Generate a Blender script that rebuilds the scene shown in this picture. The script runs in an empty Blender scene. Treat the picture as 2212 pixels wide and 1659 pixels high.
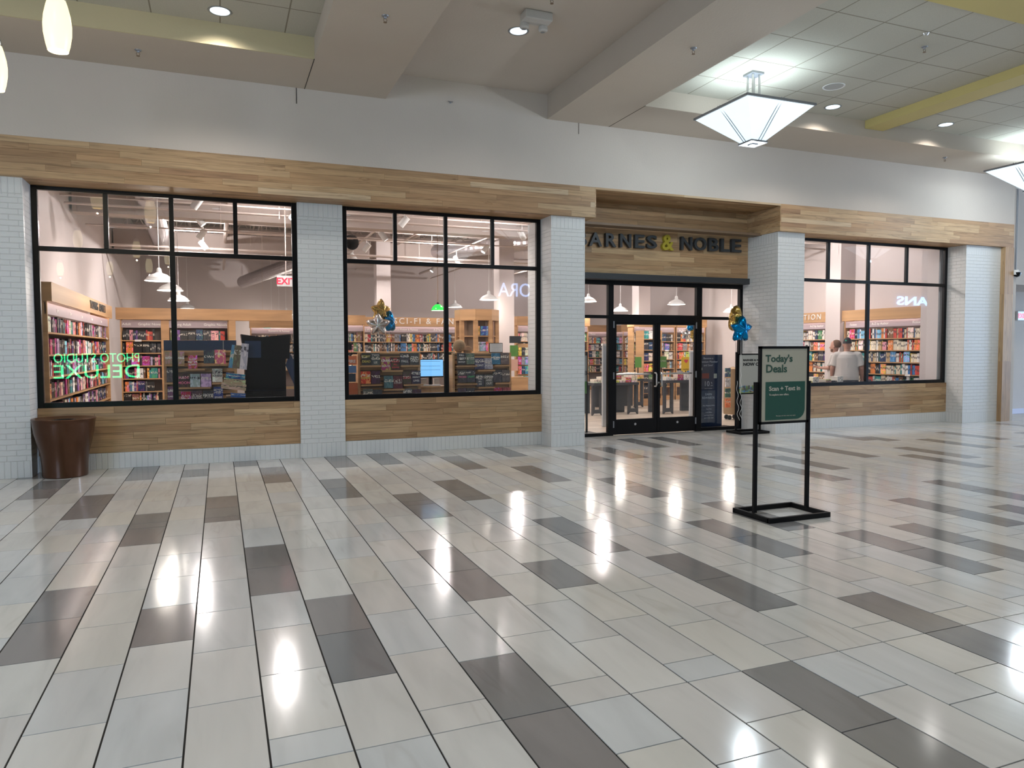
import bpy, bmesh, math, random
from mathutils import Vector, Matrix
R_ = random.Random(7)
SC = bpy.context.scene
COL = SC.collection
PI = math.pi

# ------------------------------------------------------------------ camera
W, H, F = 2212, 1659, 1576.92
YAW, PITCH, ROLL, EYE = 0.380647, -0.0476425, -0.0035302, 1.55
cy, sy, cp, sp, cr, sr = math.cos(YAW), math.sin(YAW), math.cos(PITCH), math.sin(PITCH), math.cos(ROLL), math.sin(ROLL)
fw = Vector((sy*cp, cy*cp, sp)); rt0 = Vector((cy, -sy, 0)); up0 = rt0.cross(fw)
rt = rt0*cr + up0*sr; up = up0*cr - rt0*sr
cam_d = bpy.data.cameras.new('camera'); cam = bpy.data.objects.new('camera', cam_d); COL.objects.link(cam)
cam.matrix_world = Matrix(((rt.x, up.x, -fw.x, 0), (rt.y, up.y, -fw.y, 0), (rt.z, up.z, -fw.z, EYE), (0, 0, 0, 1)))
cam_d.sensor_width = 36; cam_d.lens = F/W*36; cam_d.clip_end = 200; cam_d.clip_start = .05
SC.camera = cam

def ray(x, y): return fw + rt*((x-W/2)/F) - up*((y-H/2)/F)
def PY(x, y, Y):                       # point of the vertical plane y = Y
    d = ray(x, y); t = Y/d.y; return Vector((d.x*t, Y, EYE+d.z*t))
def PZ(x, y, Z):                       # point of the level plane z = Z
    d = ray(x, y); t = (Z-EYE)/d.z; return Vector((d.x*t, d.y*t, Z))
def PXp(x, y, X):
    d = ray(x, y); t = X/d.x; return Vector((X, d.y*t, EYE+d.z*t))
def proj(p):
    v = Vector(p)-Vector((0, 0, EYE)); z = v.dot(fw)
    return W/2+F*v.dot(rt)/z, H/2-F*v.dot(up)/z

# ------------------------------------------------------------------ world and exposure
wd = bpy.data.worlds.new('world'); SC.world = wd; wd.use_nodes = True
wn = wd.node_tree.nodes['Background']; wn.inputs[0].default_value = (.55, .68, 1, 1); wn.inputs[1].default_value = .55
SC.view_settings.view_transform = 'Standard'; SC.view_settings.look = 'None'
SC.view_settings.exposure = 0.28; SC.view_settings.gamma = 1; SC.view_settings.use_curve_mapping = False
SC.cycles.max_bounces = 7; SC.cycles.diffuse_bounces = 3; SC.cycles.glossy_bounces = 3
SC.cycles.transparent_max_bounces = 12; SC.cycles.transmission_bounces = 4
SC.cycles.sample_clamp_indirect = 4; SC.cycles.caustics_reflective = False; SC.cycles.caustics_refractive = False

def lamp(kind, loc, energy, color=(1, 1, 1), size=.2, rot=(0, 0, 0), size_y=None, spot=1.6, blend=.6, name='light', parent=None):
    d = bpy.data.lights.new(name, kind); d.energy = energy; d.color = color
    if kind == 'AREA':
        d.size = size
        if size_y: d.shape = 'RECTANGLE'; d.size_y = size_y
    elif kind == 'SPOT':
        d.spot_size = spot; d.spot_blend = blend; d.shadow_soft_size = size
    else: d.shadow_soft_size = size
    o = bpy.data.objects.new(name, d); COL.objects.link(o); o.location = loc; o.rotation_euler = rot
    if parent: o.parent = parent
    return o
# daylight through the glazed mall entrances: one beyond the right end, one behind on the left
DAY = (.50, .70, 1.0)
lamp('AREA', (33.0, 5.6, 2.2), 2000, DAY, 4.5, (PI/2, 0, math.radians(100)), 3.6, name='daylight_right')
lamp('AREA', (-7.5, -1.0, 2.6), 330, DAY, 4.0, (math.radians(78), 0, math.radians(-62)), 3.0, name='daylight_left')

# ------------------------------------------------------------------ materials
def mat(name, col, rough=.5, metal=0, spec=.5, emit=None, es=1, coat=0):
    m = bpy.data.materials.new(name); m.use_nodes = True
    b = m.node_tree.nodes['Principled BSDF']
    b.inputs['Base Color'].default_value = (*col, 1); b.inputs['Roughness'].default_value = rough
    b.inputs['Metallic'].default_value = metal; b.inputs['Specular IOR Level'].default_value = spec
    b.inputs['Coat Weight'].default_value = coat
    if emit: b.inputs['Emission Color'].default_value = (*emit, 1); b.inputs['Emission Strength'].default_value = es
    return m
class N:                                # tiny node helper
    def __init__(s, m): s.t = m.node_tree; s.b = s.t.nodes['Principled BSDF']
    def a(s, kind, **k):
        n = s.t.nodes.new(kind)
        for q, v in k.items():
            if q.startswith('_'): n.inputs[q[1:].replace('_', ' ')].default_value = v
            else: setattr(n, q, v)
        return n
    def l(s, a, b): s.t.links.new(a, b)
    def mix(s, fac, A, B, mode='MIX'):
        n = s.t.nodes.new('ShaderNodeMix'); n.data_type = 'RGBA'; n.blend_type = mode
        for sock, v in ((n.inputs[0], fac), (n.inputs[6], A), (n.inputs[7], B)):
            if hasattr(v, 'is_linked') or hasattr(v, 'links'): s.l(v, sock)
            elif isinstance(v, (int, float)): sock.default_value = v
            else: sock.default_value = (*v, 1)
        return n.outputs[2]
    def ramp(s, fac, pts):
        n = s.t.nodes.new('ShaderNodeValToRGB'); e = n.color_ramp.elements
        while len(e) < len(pts): e.new(.5)
        for q, (p, c) in zip(e, pts): q.position = p; q.color = (*c, 1)
        s.l(fac, n.inputs[0]); return n.outputs[0]
    def math(s, op, a, b=0.0):
        n = s.t.nodes.new('ShaderNodeMath'); n.operation = op
        for sock, v in ((n.inputs[0], a), (n.inputs[1], b)):
            if isinstance(v, (int, float)): sock.default_value = v
            else: s.l(v, sock)
        return n.outputs[0]

def noise_paint(name, col, var=.04, rough=.75, bump=.02, scale=40):
    m = mat(name, col, rough, spec=.25); n = N(m)
    t = n.a('ShaderNodeTexNoise', _Scale=1.3, _Detail=3.0)
    g = n.a('ShaderNodeNewGeometry'); n.l(g.outputs['Position'], t.inputs['Vector'])
    n.l(n.ramp(t.outputs[0], [(.3, tuple(c*(1-var) for c in col)), (.7, tuple(min(1, c*(1+var)) for c in col))]), n.b.inputs['Base Color'])
    t2 = n.a('ShaderNodeTexNoise', _Scale=float(scale), _Detail=4.0); n.l(g.outputs['Position'], t2.inputs['Vector'])
    b = n.a('ShaderNodeBump', _Strength=bump*8, _Distance=.01); n.l(t2.outputs[0], b.inputs['Height']); n.l(b.outputs[0], n.b.inputs['Normal'])
    return m

def attr_grain(name, rough, spec, stretch, dark=.75, light=1.12, gscale=6.0, metal=0, streak=.5, coat=0, rvar=.0, bump=.15):
    """colour attribute Col times wood or stone grain running along the stretched axis"""
    m = mat(name, (.5, .5, .5), rough, metal, spec, coat=coat); n = N(m)
    a = n.a('ShaderNodeAttribute', attribute_name='Col')
    off = n.a('ShaderNodeAttribute', attribute_name='Off')
    g = n.a('ShaderNodeNewGeometry')
    mp = n.a('ShaderNodeMapping'); mp.inputs['Scale'].default_value = stretch
    ad = n.a('ShaderNodeVectorMath', operation='ADD')
    n.l(g.outputs['Position'], mp.inputs['Vector']); n.l(mp.outputs[0], ad.inputs[0]); n.l(off.outputs['Color'], ad.inputs[1])
    t = n.a('ShaderNodeTexNoise', _Scale=gscale, _Detail=6.0, _Distortion=.6); n.l(ad.outputs[0], t.inputs['Vector'])
    r = n.ramp(t.outputs[0], [(.25, (dark,)*3), (.5, (1, 1, 1)), (.75, (light,)*3)])
    c = n.mix(1.0, a.outputs['Color'], r, 'MULTIPLY')
    w = n.a('ShaderNodeTexNoise', _Scale=gscale*.35, _Detail=2.0, _Distortion=2.5); n.l(ad.outputs[0], w.inputs['Vector'])
    r2 = n.ramp(w.outputs[0], [(.0, (1, 1, 1)), (.63, (1, 1, 1)), (.68, (.62, .55, .5)), (.72, (1, 1, 1))])
    c = n.mix(streak, c, n.mix(1.0, c, r2, 'MULTIPLY'))
    n.l(c, n.b.inputs['Base Color'])
    b = n.a('ShaderNodeBump', _Strength=bump, _Distance=.002); n.l(t.outputs[0], b.inputs['Height']); n.l(b.outputs[0], n.b.inputs['Normal'])
    if rvar:
        mr = n.a('ShaderNodeMapRange'); mr.inputs[3].default_value = rough-rvar; mr.inputs[4].default_value = rough+rvar
        n.l(w.outputs[0], mr.inputs[0]); n.l(mr.outputs[0], n.b.inputs['Roughness'])
    return m

def brick_mat():
    col = (.69, .68, .655); m = mat('painted_brick', col, .42, spec=.4); n = N(m)
    g = n.a('ShaderNodeNewGeometry'); s = n.a('ShaderNodeSeparateXYZ'); n.l(g.outputs['Position'], s.inputs[0])
    u = n.math('ADD', s.outputs[0], s.outputs[1]); z = s.outputs[2]
    c1 = n.a('ShaderNodeCombineXYZ'); n.l(u, c1.inputs[0]); n.l(n.math('SUBTRACT', z, .21), c1.inputs[1])
    c2 = n.a('ShaderNodeCombineXYZ'); n.l(n.math('SUBTRACT', z, .0), c2.inputs[0]); n.l(u, c2.inputs[1])
    wob = n.a('ShaderNodeTexNoise', _Scale=9.0, _Detail=2.0); n.l(g.outputs['Position'], wob.inputs['Vector'])
    def br(v, bw, rh, off):
        vm = n.a('ShaderNodeVectorMath', operation='MULTIPLY_ADD'); n.l(wob.outputs['Color'], vm.inputs[0])
        vm.inputs[1].default_value = (.006, .006, 0); n.l(v, vm.inputs[2])
        b = n.a('ShaderNodeTexBrick', _Scale=1.0, _Mortar_Size=.005, _Mortar_Smooth=.5); b.inputs['Brick Width'].default_value = bw
        b.inputs['Row Height'].default_value = rh; b.offset = off; n.l(vm.outputs[0], b.inputs['Vector'])
        b.inputs['Color1'].default_value = (1, 1, 1, 1); b.inputs['Color2'].default_value = (.85, .85, .85, 1); b.inputs['Mortar'].default_value = (0, 0, 0, 1); return b
    b1 = br(c1.outputs[0], .203, .0677, .5); b2 = br(c2.outputs[0], .215, .0677, 0)
    lo = n.math('LESS_THAN', z, .21); hi = n.math('GREATER_THAN', z, 3.42); sel = n.math('MAXIMUM', lo, hi)
    h = n.mix(sel, b1.outputs['Color'], b2.outputs['Color'])
    t = n.a('ShaderNodeTexNoise', _Scale=60.0, _Detail=4.0); n.l(g.outputs['Position'], t.inputs['Vector'])
    hh = n.mix(.14, h, t.outputs['Color'])
    bu = n.a('ShaderNodeBump', _Strength=.8, _Distance=.010); n.l(hh, bu.inputs['Height']); n.l(bu.outputs[0], n.b.inputs['Normal'])
    n.l(n.mix(n.math('MULTIPLY', n.math('SUBTRACT', 1.0, h), .05), col, (.42, .42, .40)), n.b.inputs['Base Color'])
    return m

def glass_mat(name, tint=(1, 1, 1), refl=1.0, rough=0.0):
    m = bpy.data.materials.new(name); m.use_nodes = True; t = m.node_tree; t.nodes.clear()
    o = t.nodes.new('ShaderNodeOutputMaterial'); tr = t.nodes.new('ShaderNodeBsdfTransparent'); tr.inputs[0].default_value = (*tint, 1)
    g = t.nodes.new('ShaderNodeBsdfGlossy'); g.inputs['Roughness'].default_value = rough
    fr = t.nodes.new('ShaderNodeLayerWeight'); fr.inputs[0].default_value = .5
    pw = t.nodes.new('ShaderNodeMath'); pw.operation = 'POWER'; pw.inputs[1].default_value = 5; t.links.new(fr.outputs['Facing'], pw.inputs[0])
    ma = t.nodes.new('ShaderNodeMath'); ma.operation = 'MULTIPLY_ADD'; ma.inputs[1].default_value = 1-.045*refl; ma.inputs[2].default_value = .045*refl; ma.use_clamp = True
    mx = t.nodes.new('ShaderNodeMixShader')
    t.links.new(pw.outputs[0], ma.inputs[0]); t.links.new(ma.outputs[0], mx.inputs[0]); t.links.new(tr.outputs[0], mx.inputs[1])
    t.links.new(g.outputs[0], mx.inputs[2]); t.links.new(mx.outputs[0], o.inputs[0]); return m

def plank_mat(name, c1, c2, pw, ph, rough=.4, axis='xy'):
    m = mat(name, c1, rough, spec=.4); n = N(m)
    g = n.a('ShaderNodeNewGeometry'); s = n.a('ShaderNodeSeparateXYZ'); n.l(g.outputs['Position'], s.inputs[0])
    c = n.a('ShaderNodeCombineXYZ')
    n.l(s.outputs['XYZ'.index(axis[0].upper())], c.inputs[0]); n.l(s.outputs['XYZ'.index(axis[1].upper())], c.inputs[1])
    b = n.a('ShaderNodeTexBrick', _Scale=1.0, _Mortar_Size=.002, _Bias=0.0); b.inputs['Brick Width'].default_value = pw; b.inputs['Row Height'].default_value = ph
    b.inputs['Color1'].default_value = (*c1, 1); b.inputs['Color2'].default_value = (*c2, 1); b.inputs['Mortar'].default_value = (*[x*.5 for x in c1], 1)
    n.l(c.outputs[0], b.inputs['Vector'])
    mp = n.a('ShaderNodeMapping'); mp.inputs['Scale'].default_value = (.12, 1, 1); n.l(c.outputs[0], mp.inputs['Vector'])
    t = n.a('ShaderNodeTexNoise', _Scale=9.0, _Detail=5.0); n.l(mp.outputs[0], t.inputs['Vector'])
    r = n.ramp(t.outputs[0], [(.3, (.8, .8, .8)), (.7, (1.15, 1.15, 1.15))])
    n.l(n.mix(1.0, b.outputs['Color'], r, 'MULTIPLY'), n.b.inputs['Base Color']); return m

def tile_ceiling_mat():
    col = (.50, .475, .40); m = mat('ceiling_tile', col, .8, spec=.2); n = N(m)
    g = n.a('ShaderNodeNewGeometry'); s = n.a('ShaderNodeSeparateXYZ'); n.l(g.outputs['Position'], s.inputs[0])
    lines = None
    for ax, o, p in ((0, 5.826, .7175), (1, 8.6, .72)):
        q = n.math('ABSOLUTE', n.math('SUBTRACT', n.math('FRACT', n.math('ADD', n.math('DIVIDE', n.math('SUBTRACT', s.outputs[ax], o), p), 40.5)), .5))
        l = n.math('LESS_THAN', q, .011)
        lines = l if lines is None else n.math('MAXIMUM', lines, l)
    t = n.a('ShaderNodeTexNoise', _Scale=160.0, _Detail=2.0); n.l(g.outputs['Position'], t.inputs['Vector'])
    base = n.ramp(t.outputs[0], [(.3, tuple(c*.86 for c in col)), (.65, tuple(c*1.06 for c in col))])
    n.l(n.mix(lines, base, (.25, .22, .17)), n.b.inputs['Base Color']); return m

M = {}
M['brick'] = brick_mat()
M['cladding'] = attr_grain('oak_cladding', .5, .35, (.35, 1, 6.0), dark=.62, light=1.16, gscale=5.0, streak=.75, bump=.3)
M['cladding_v'] = attr_grain('oak_cladding_upright', .5, .35, (5.0, 5.0, .35), dark=.66, light=1.16, gscale=5.0, streak=.7, bump=.3)
M['tile'] = attr_grain('porcelain_tile', .12, .40, (2.6, .45, 1), dark=.88, light=1.07, gscale=2.6, streak=.2, rvar=.035, bump=.03)
M['grout'] = mat('grout', (.018, .016, .015), .9)
M['bulk'] = noise_paint('bulkhead_paint', (.60, .53, .465), .02)
M['soffit'] = noise_paint('soffit_paint', (.53, .455, .375), .02)
M['bay'] = noise_paint('ceiling_paint', (.59, .525, .46), .02)
M['cream'] = noise_paint('fascia_paint', (.54, .46, .29), .02)
M['mustard'] = noise_paint('mustard_paint', (.52, .42, .17), .02)
M['ctile'] = tile_ceiling_mat()
M['black'] = mat('black_anodised', (.004, .004, .005), .35, .0, .25)
M['blackm'] = mat('black_steel', (.004, .004, .0045), .45, .0, .2)
M['char'] = mat('charcoal_paint', (.035, .038, .042), .45)
M['steel'] = mat('brushed_steel', (.62, .62, .62), .28, 1)
M['grey'] = mat('grey_metal', (.30, .31, .33), .4, .6)
M['white'] = mat('white_enamel', (.80, .80, .79), .35)
M['whiteem'] = mat('lamp_inner', (.9, .88, .82), .5, emit=(1, .93, .84), es=4)
M['ledbar'] = mat('led_bar', (1, .9, .85), .5, emit=(1, .88, .83), es=12)
M['bulb'] = mat('lamp_lens', (1, 1, 1), .5, emit=(1, .95, .88), es=9)
M['can'] = mat('downlight_lens', (.8, .9, 1), .4, emit=(.72, .90, 1), es=1.25)
M['shade'] = mat('lamp_glass_panel', (.7, .8, .85), .4, emit=(.76, .90, 1), es=.80)
M['ivory'] = mat('ivory_glass', (.75, .62, .35), .3, emit=(1, .86, .52), es=1.05)
M['glass'] = glass_mat('window_glass', (.985, .985, .985), 1.4)
M['copper'] = mat('brown_metallic', (.085, .032, .012), .36, .55, .5, coat=.25)
M['swall'] = noise_paint('store_wall', (.62, .56, .55), .02)
M['sceil'] = noise_paint('store_ceiling_paint', (.42, .355, .325), .04)
M['sfloor'] = plank_mat('vinyl_plank', (.55, .47, .38), (.42, .35, .28), 1.2, .18, .45, 'xy')
M['oak'] = plank_mat('oak_veneer', (.55, .33, .16), (.50, .29, .14), 4.0, .9, .5, 'xz')
M['oakd'] = mat('oak_dark', (.20, .13, .08), .55)
M['strip'] = mat('lilac_sign_strip', (.40, .33, .36), .5)
M['sback'] = mat('shelf_back', (.22, .18, .17), .7)
M['pipe'] = mat('painted_pipe', (.60, .51, .47), .5)
M['duct'] = mat('galvanised_duct', (.55, .52, .54), .35, .8)
M['tabled'] = mat('dark_table', (.045, .048, .055), .5)
M['paper'] = mat('book_pages', (.72, .68, .60), .8)
M['tagw'] = mat('white_card', (.82, .80, .78), .6)
M['green'] = mat('green_card', (.10, .26, .05), .5)
M['yellowc'] = mat('yellow_card', (.75, .50, .02), .5)
M['orange'] = mat('orange_card', (.75, .22, .06), .5)
M['navy'] = mat('navy_vinyl', (.012, .028, .075), .35)
M['screen'] = mat('monitor_screen', (.1, .3, .6), .3, emit=(.22, .55, .95), es=.9)
M['exit'] = mat('exit_red', (.6, .02, .03), .4, emit=(1, .04, .10), es=.9)
M['wicker'] = noise_paint('wicker', (.30, .20, .11), .3, .9, .1, 60)
def foil(name, c): return mat(name, c, .14, .9, .6)
M['fgold'] = foil('gold_foil', (.55, .38, .10)); M['fblue'] = foil('blue_foil', (.0, .20, .48)); M['fsil'] = foil('silver_foil', (.75, .72, .70))
M['ribbon'] = mat('ribbon', (.8, .78, .75), .4)

# ------------------------------------------------------------------ mesh helpers
class MB:
    def __init__(s): s.v = []; s.f = []; s.m = []; s.c = []; s.o = []
    def face(s, idx, m=0, col=None, off=None): s.f.append(idx); s.m.append(m); s.c.append(col); s.o.append(off)
    def box(s, x0, x1, y0, y1, z0, z1, m=0, col=None, off=None):
        if x1 < x0: x0, x1 = x1, x0
        if y1 < y0: y0, y1 = y1, y0
        if z1 < z0: z0, z1 = z1, z0
        b = len(s.v); s.v += [(x, y, z) for z in (z0, z1) for y in (y0, y1) for x in (x0, x1)]
        for q in ((0, 2, 3, 1), (4, 5, 7, 6), (0, 1, 5, 4), (2, 6, 7, 3), (0, 4, 6, 2), (1, 3, 7, 5)):
            s.face([b+i for i in q], m, col, off)
        return s
    def quad(s, pts, m=0, col=None, off=None):
        b = len(s.v); s.v += [tuple(p) for p in pts]; s.face(list(range(b, b+len(pts))), m, col, off); return s
    def prism(s, pts, axis, a0, a1, m=0, col=None):
        """outline pts extruded along axis from a0 to a1; pts hold the two other coordinates"""
        def mk(p, a): return {'x': (a, p[0], p[1]), 'y': (p[0], a, p[1]), 'z': (p[0], p[1], a)}[axis]
        n = len(pts); b = len(s.v); s.v += [mk(p, a0) for p in pts]+[mk(p, a1) for p in pts]
        s.face(list(range(b, b+n))[::-1], m, col); s.face(list(range(b+n, b+2*n)), m, col)
        for i in range(n): j = (i+1) % n; s.face([b+i, b+j, b+n+j, b+n+i], m, col)
        return s
    def lathe(s, prof, c=(0, 0, 0), n=24, m=0, sx=1, sy=1, col=None, ax='z'):
        b = len(s.v); k = len(prof)
        for i in range(n):
            a = 2*PI*i/n; ca, sa = math.cos(a), math.sin(a)
            for r, z in prof:
                p = (r*ca*sx, r*sa*sy, z)
                if ax == 'y': p = (p[0], z, p[1])
                if ax == 'x': p = (z, p[0], p[1])
                s.v.append((c[0]+p[0], c[1]+p[1], c[2]+p[2]))
        for i in range(n):
            j = (i+1) % n
            for q in range(k-1): s.face([b+i*k+q, b+j*k+q, b+j*k+q+1, b+i*k+q+1], m, col)
        return s
    def tube(s, pts, r, n=8, m=0, col=None, r2=None):
        pts = [Vector(p) for p in pts]; b = len(s.v); K = len(pts)
        t0 = (pts[1]-pts[0]).normalized(); u = t0.orthogonal().normalized()
        for i, p in enumerate(pts):
            t = ((pts[min(i+1, K-1)]-pts[max(i-1, 0)])).normalized(); u = (u-t*u.dot(t)).normalized(); w = t.cross(u)
            rr = r if r2 is None else r+(r2-r)*i/(K-1)
            for q in range(n): a = 2*PI*q/n; s.v.append(tuple(p+(u*math.cos(a)+w*math.sin(a))*rr))
        for i in range(K-1):
            for q in range(n):
                w_ = (q+1) % n; s.face([b+i*n+q, b+i*n+w_, b+(i+1)*n+w_, b+(i+1)*n+q], m, col)
        s.face([b+q for q in range(n)][::-1], m, col); s.face([b+(K-1)*n+q for q in range(n)], m, col); return s
    def build(s, name, mats, parent=None, smooth=False, bevel=0, mat4=None):
        me = bpy.data.meshes.new(name); v = s.v
        if mat4 is not None: v = [tuple(mat4 @ Vector(p)) for p in v]
        me.from_pydata(v, [], s.f)
        if not isinstance(mats, (list, tuple)): mats = [mats]
        for x in mats: me.materials.append(x)
        me.polygons.foreach_set('material_index', s.m)
        if any(c is not None for c in s.c):
            for nm, arr, dflt in (('Col', s.c, (.5, .5, .5)), ('Off', s.o, (0, 0, 0))):
                at = me.color_attributes.new(nm, 'FLOAT_COLOR', 'CORNER'); buf = []
                for f, c in zip(s.f, arr):
                    c = c if c is not None else dflt; buf += [c[0], c[1], c[2], 1]*len(f)
                at.data.foreach_set('color', buf)
        bm = bmesh.new(); bm.from_mesh(me); bmesh.ops.recalc_face_normals(bm, faces=bm.faces[:]); bm.to_mesh(me); bm.free()
        if smooth:
            me.polygons.foreach_set('use_smooth', [True]*len(me.polygons))
        o = bpy.data.objects.new(name, me); COL.objects.link(o)
        if smooth:
            es = o.modifiers.new('split', 'EDGE_SPLIT'); es.split_angle = math.radians(40)
        if bevel:
            bv = o.modifiers.new('bevel', 'BEVEL'); bv.width = bevel; bv.segments = 2; bv.limit_method = 'ANGLE'
        if parent: o.parent = parent
        return o
def tag(o, label=None, cat=None, group=None, kind=None):
    if label: o['label'] = label
    if cat: o['category'] = cat
    if group: o['group'] = group
    if kind: o['kind'] = kind
    return o
def thing(name, label, cat, loc=(0, 0, 0), rz=0, group=None):
    o = bpy.data.objects.new(name, None); COL.objects.link(o); o.location = loc; o.rotation_euler = (0, 0, rz)
    o.empty_display_size = .1; return tag(o, label, cat, group)
def empty(name, loc=(0, 0, 0), rz=0):
    o = bpy.data.objects.new(name, None); COL.objects.link(o); o.location = loc; o.rotation_euler = (0, 0, rz); o.empty_display_size = .1; return o
def struct(o, label=None): o['kind'] = 'structure'; return tag(o, label) if label else o
def copy_tree(o, parent=None):
    c = o.copy(); COL.objects.link(c); c.parent = parent
    for ch in list(o.children): copy_tree(ch, c)
    return c
FLAT = None
def text(name, s, size, mt, parent=None, loc=(0, 0, 0), rot=(PI/2, 0, 0), ext=.001, off=0, align='CENTER', sx=1, spacing=1, lines=1, valign='BOTTOM_BASELINE'):
    cu = bpy.data.curves.new('t', 'FONT'); cu.body = s; cu.size = size; cu.extrude = ext; cu.offset = off
    cu.align_x = align; cu.align_y = valign; cu.space_character = spacing; cu.space_line = lines; cu.resolution_u = 3
    t = bpy.data.objects.new('t', cu); COL.objects.link(t); bpy.context.view_layer.update()
    me = bpy.data.meshes.new_from_object(t.evaluated_get(bpy.context.evaluated_depsgraph_get()))
    bpy.data.objects.remove(t); bpy.data.curves.remove(cu)
    me.materials.clear(); me.materials.append(mt); me.name = name
    o = bpy.data.objects.new(name, me); COL.objects.link(o); o.location = loc; o.rotation_euler = rot; o.scale = (sx, 1, 1)
    if parent: o.parent = parent
    return o
def boards(mb, u0, u1, z0, z1, row, put, pal, lmin=.7, lmax=2.0, gap=.0012, rnd=R_):
    """boards in rows: put(ua, ub, za, zb, colour, offset) adds one board"""
    n = max(1, round((z1-z0)/row)); rh = (z1-z0)/n
    for i in range(n):
        u = u0-rnd.random()*lmax
        while u < u1:
            L = rnd.uniform(lmin, lmax); a, b = max(u, u0), min(u+L, u1)
            if b-a > .01:
                c = rnd.choice(pal); k = rnd.uniform(.92, 1.07); c = tuple(min(1, q*k) for q in c)
                put(a+gap, b-gap, z0+i*rh+gap, z0+(i+1)*rh-gap, c, (rnd.random()*40, rnd.random()*40, rnd.random()*40))
            u += L
OAK = [(.42, .26, .135), (.46, .295, .155), (.36, .215, .11), (.50, .335, .185), (.44, .27, .14), (.39, .24, .125), (.47, .31, .17)]
exec_parts = []
# ------------------------------------------------------------------ floor of the hall: single tiles on a grout bed
X0T, PXT, PYT = -.1605, .3072, .610
DARK = set([(-7,12),(-6,10),(-6,11),(-4,8),(-4,9),(-3,2),(-3,3),(-3,11),(-3,12),(-2,6),(-2,7),(-1,2),(-1,11),(0,7),(0,8),(1,3),(1,4),(1,12),(2,1),(2,2),(2,10),(2,11),
 (4,-1),(4,0),(4,8),(4,9),(5,2),(5,3),(5,11),(5,12),(6,6),(6,7),(7,2),(7,11),(7,12),(8,-1),(8,-2),(8,7),(8,8),(9,3),(9,4),(9,12),(10,1),(10,2),(10,10),(10,11),
 (12,0),(12,-1),(12,8),(12,9),(13,2),(13,3),(13,11),(13,12),(14,6),(14,7),(15,3),(15,4),(16,1),(16,2),(16,10),(16,11),(18,1),(18,2),(18,10),(18,11),(20,8),(20,9),
 (21,2),(21,3),(21,11),(21,12),(22,6),(22,7),(23,2),(23,1),(23,11),(23,12),(24,7),(24,8),(25,3),(25,4),(26,10),(26,9),(28,8),(28,9),(30,6),(30,7),(32,7),(32,8),
 (33,10),(33,11),(34,10),(36,8),(36,9),(38,6),(38,7),(40,9),(40,10),(42,7),(44,8),(44,9),(6,-3),(-5,0),(-5,-1),(-9,8),(-8,5),(11,-4),(35,5),(35,4),(39,3),(29,3),(29,2)])
fb = MB(); fr_ = random.Random(3)
LT = [(.60, .585, .55), (.585, .58, .565), (.61, .585, .535), (.60, .58, .55), (.57, .575, .57), (.63, .61, .575), (.58, .555, .525)]
def tile(x, y0, y1, dark):
    c = fr_.choice(LT) if not dark else fr_.choice([(.235, .225, .215), (.205, .205, .205), (.24, .22, .21), (.215, .21, .205)])
    k = fr_.uniform(.96, 1.03); c = tuple(q*k for q in c); g = .0022
    fb.box(x+g*1.9, x+PXT-g*1.9, y0+g*1.5, y1-g*1.5, -.01, 0, 0, c, (fr_.random()*50, fr_.random()*50, 0))
JO = (2.787, 7.25)
for k in range(-40, 132):
    x = X0T+k*PXT; off = 2.787 if k % 2 == 0 else 2.992
    n = -17
    while True:
        y0 = off+n*PYT; y1 = y0+PYT
        if y0 > 11.35: break
        cuts = [y0]+[j for j in JO if y0+.03 < j < y1-.03]+[min(y1, 11.4)]
        for a, b in zip(cuts, cuts[1:]):
            if b-a > .02: tile(x, a, b, (k, n) in DARK or ((k < -9 or k > 46 or n < -2) and fr_.random() < .12))
        n += 1
fb.box(-13, 41, -8, 11.45, -.05, -.0045, 1)
struct(fb.build('floor', [M['tile'], M['grout']]), 'cream and grey polished tile floor of the mall hall')
sf = MB(); sf.box(-2.7, 14.8, 11.40, 28.2, -.05, 0); sf.box(-2.7, 5.43, 10.95, 11.4, -.05, 0); sf.box(9.3, 14.8, 10.95, 11.4, -.05, 0)
struct(sf.build('floor_store', M['sfloor']), 'pale wood plank floor inside the bookstore')

# ------------------------------------------------------------------ facade piers, base walls, cladding
def brickbox(name, x0, x1, y0, y1, z0, z1, label):
    return struct(MB().box(x0, x1, y0, y1, z0, z1).build(name, M['brick']), label)
brickbox('pillar', -4.5, -2.16, 10.43, 11.1, 0, 3.63, 'white painted brick pier at the left end')
brickbox('pillar', 1.055, 1.685, 10.77, 11.1, 0, 3.63, 'white painted brick pier between the two left windows')
brickbox('pillar', 4.84, 5.43, 10.43, 11.36, 0, 3.63, 'white painted brick pier left of the entrance')
brickbox('pillar', 9.30, 9.91, 10.43, 11.36, 0, 3.63, 'white painted brick pier right of the entrance')
brickbox('pillar', 14.12, 15.15, 10.43, 11.1, 0, 3.63, 'white painted brick pier at the right end')
for i, (a, b) in enumerate(((-2.16, 1.055), (1.685, 4.84), (9.91, 14.12))):
    brickbox('wall_base', a, b, 10.80, 11.0, 0, .21, 'low white brick plinth under window %s' % ('one', 'two', 'three')[i])
    p = MB(); rnd = random.Random(20+i)
    p.box(a, b, 10.815, 11.0, .21, .82, 1)
    boards(p, a, b, .212, .818, .0865, lambda u, v, z, w, c, o: p.box(u, v, 10.80, 10.82, z, w, 0, c, o), OAK, .6, 1.7, .0012, rnd)
    struct(p.build('trim_%d' % (i+1), [M['cladding'], M['oakd']]), 'oak plank panel under window %s' % ('one', 'two', 'three')[i])
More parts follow.
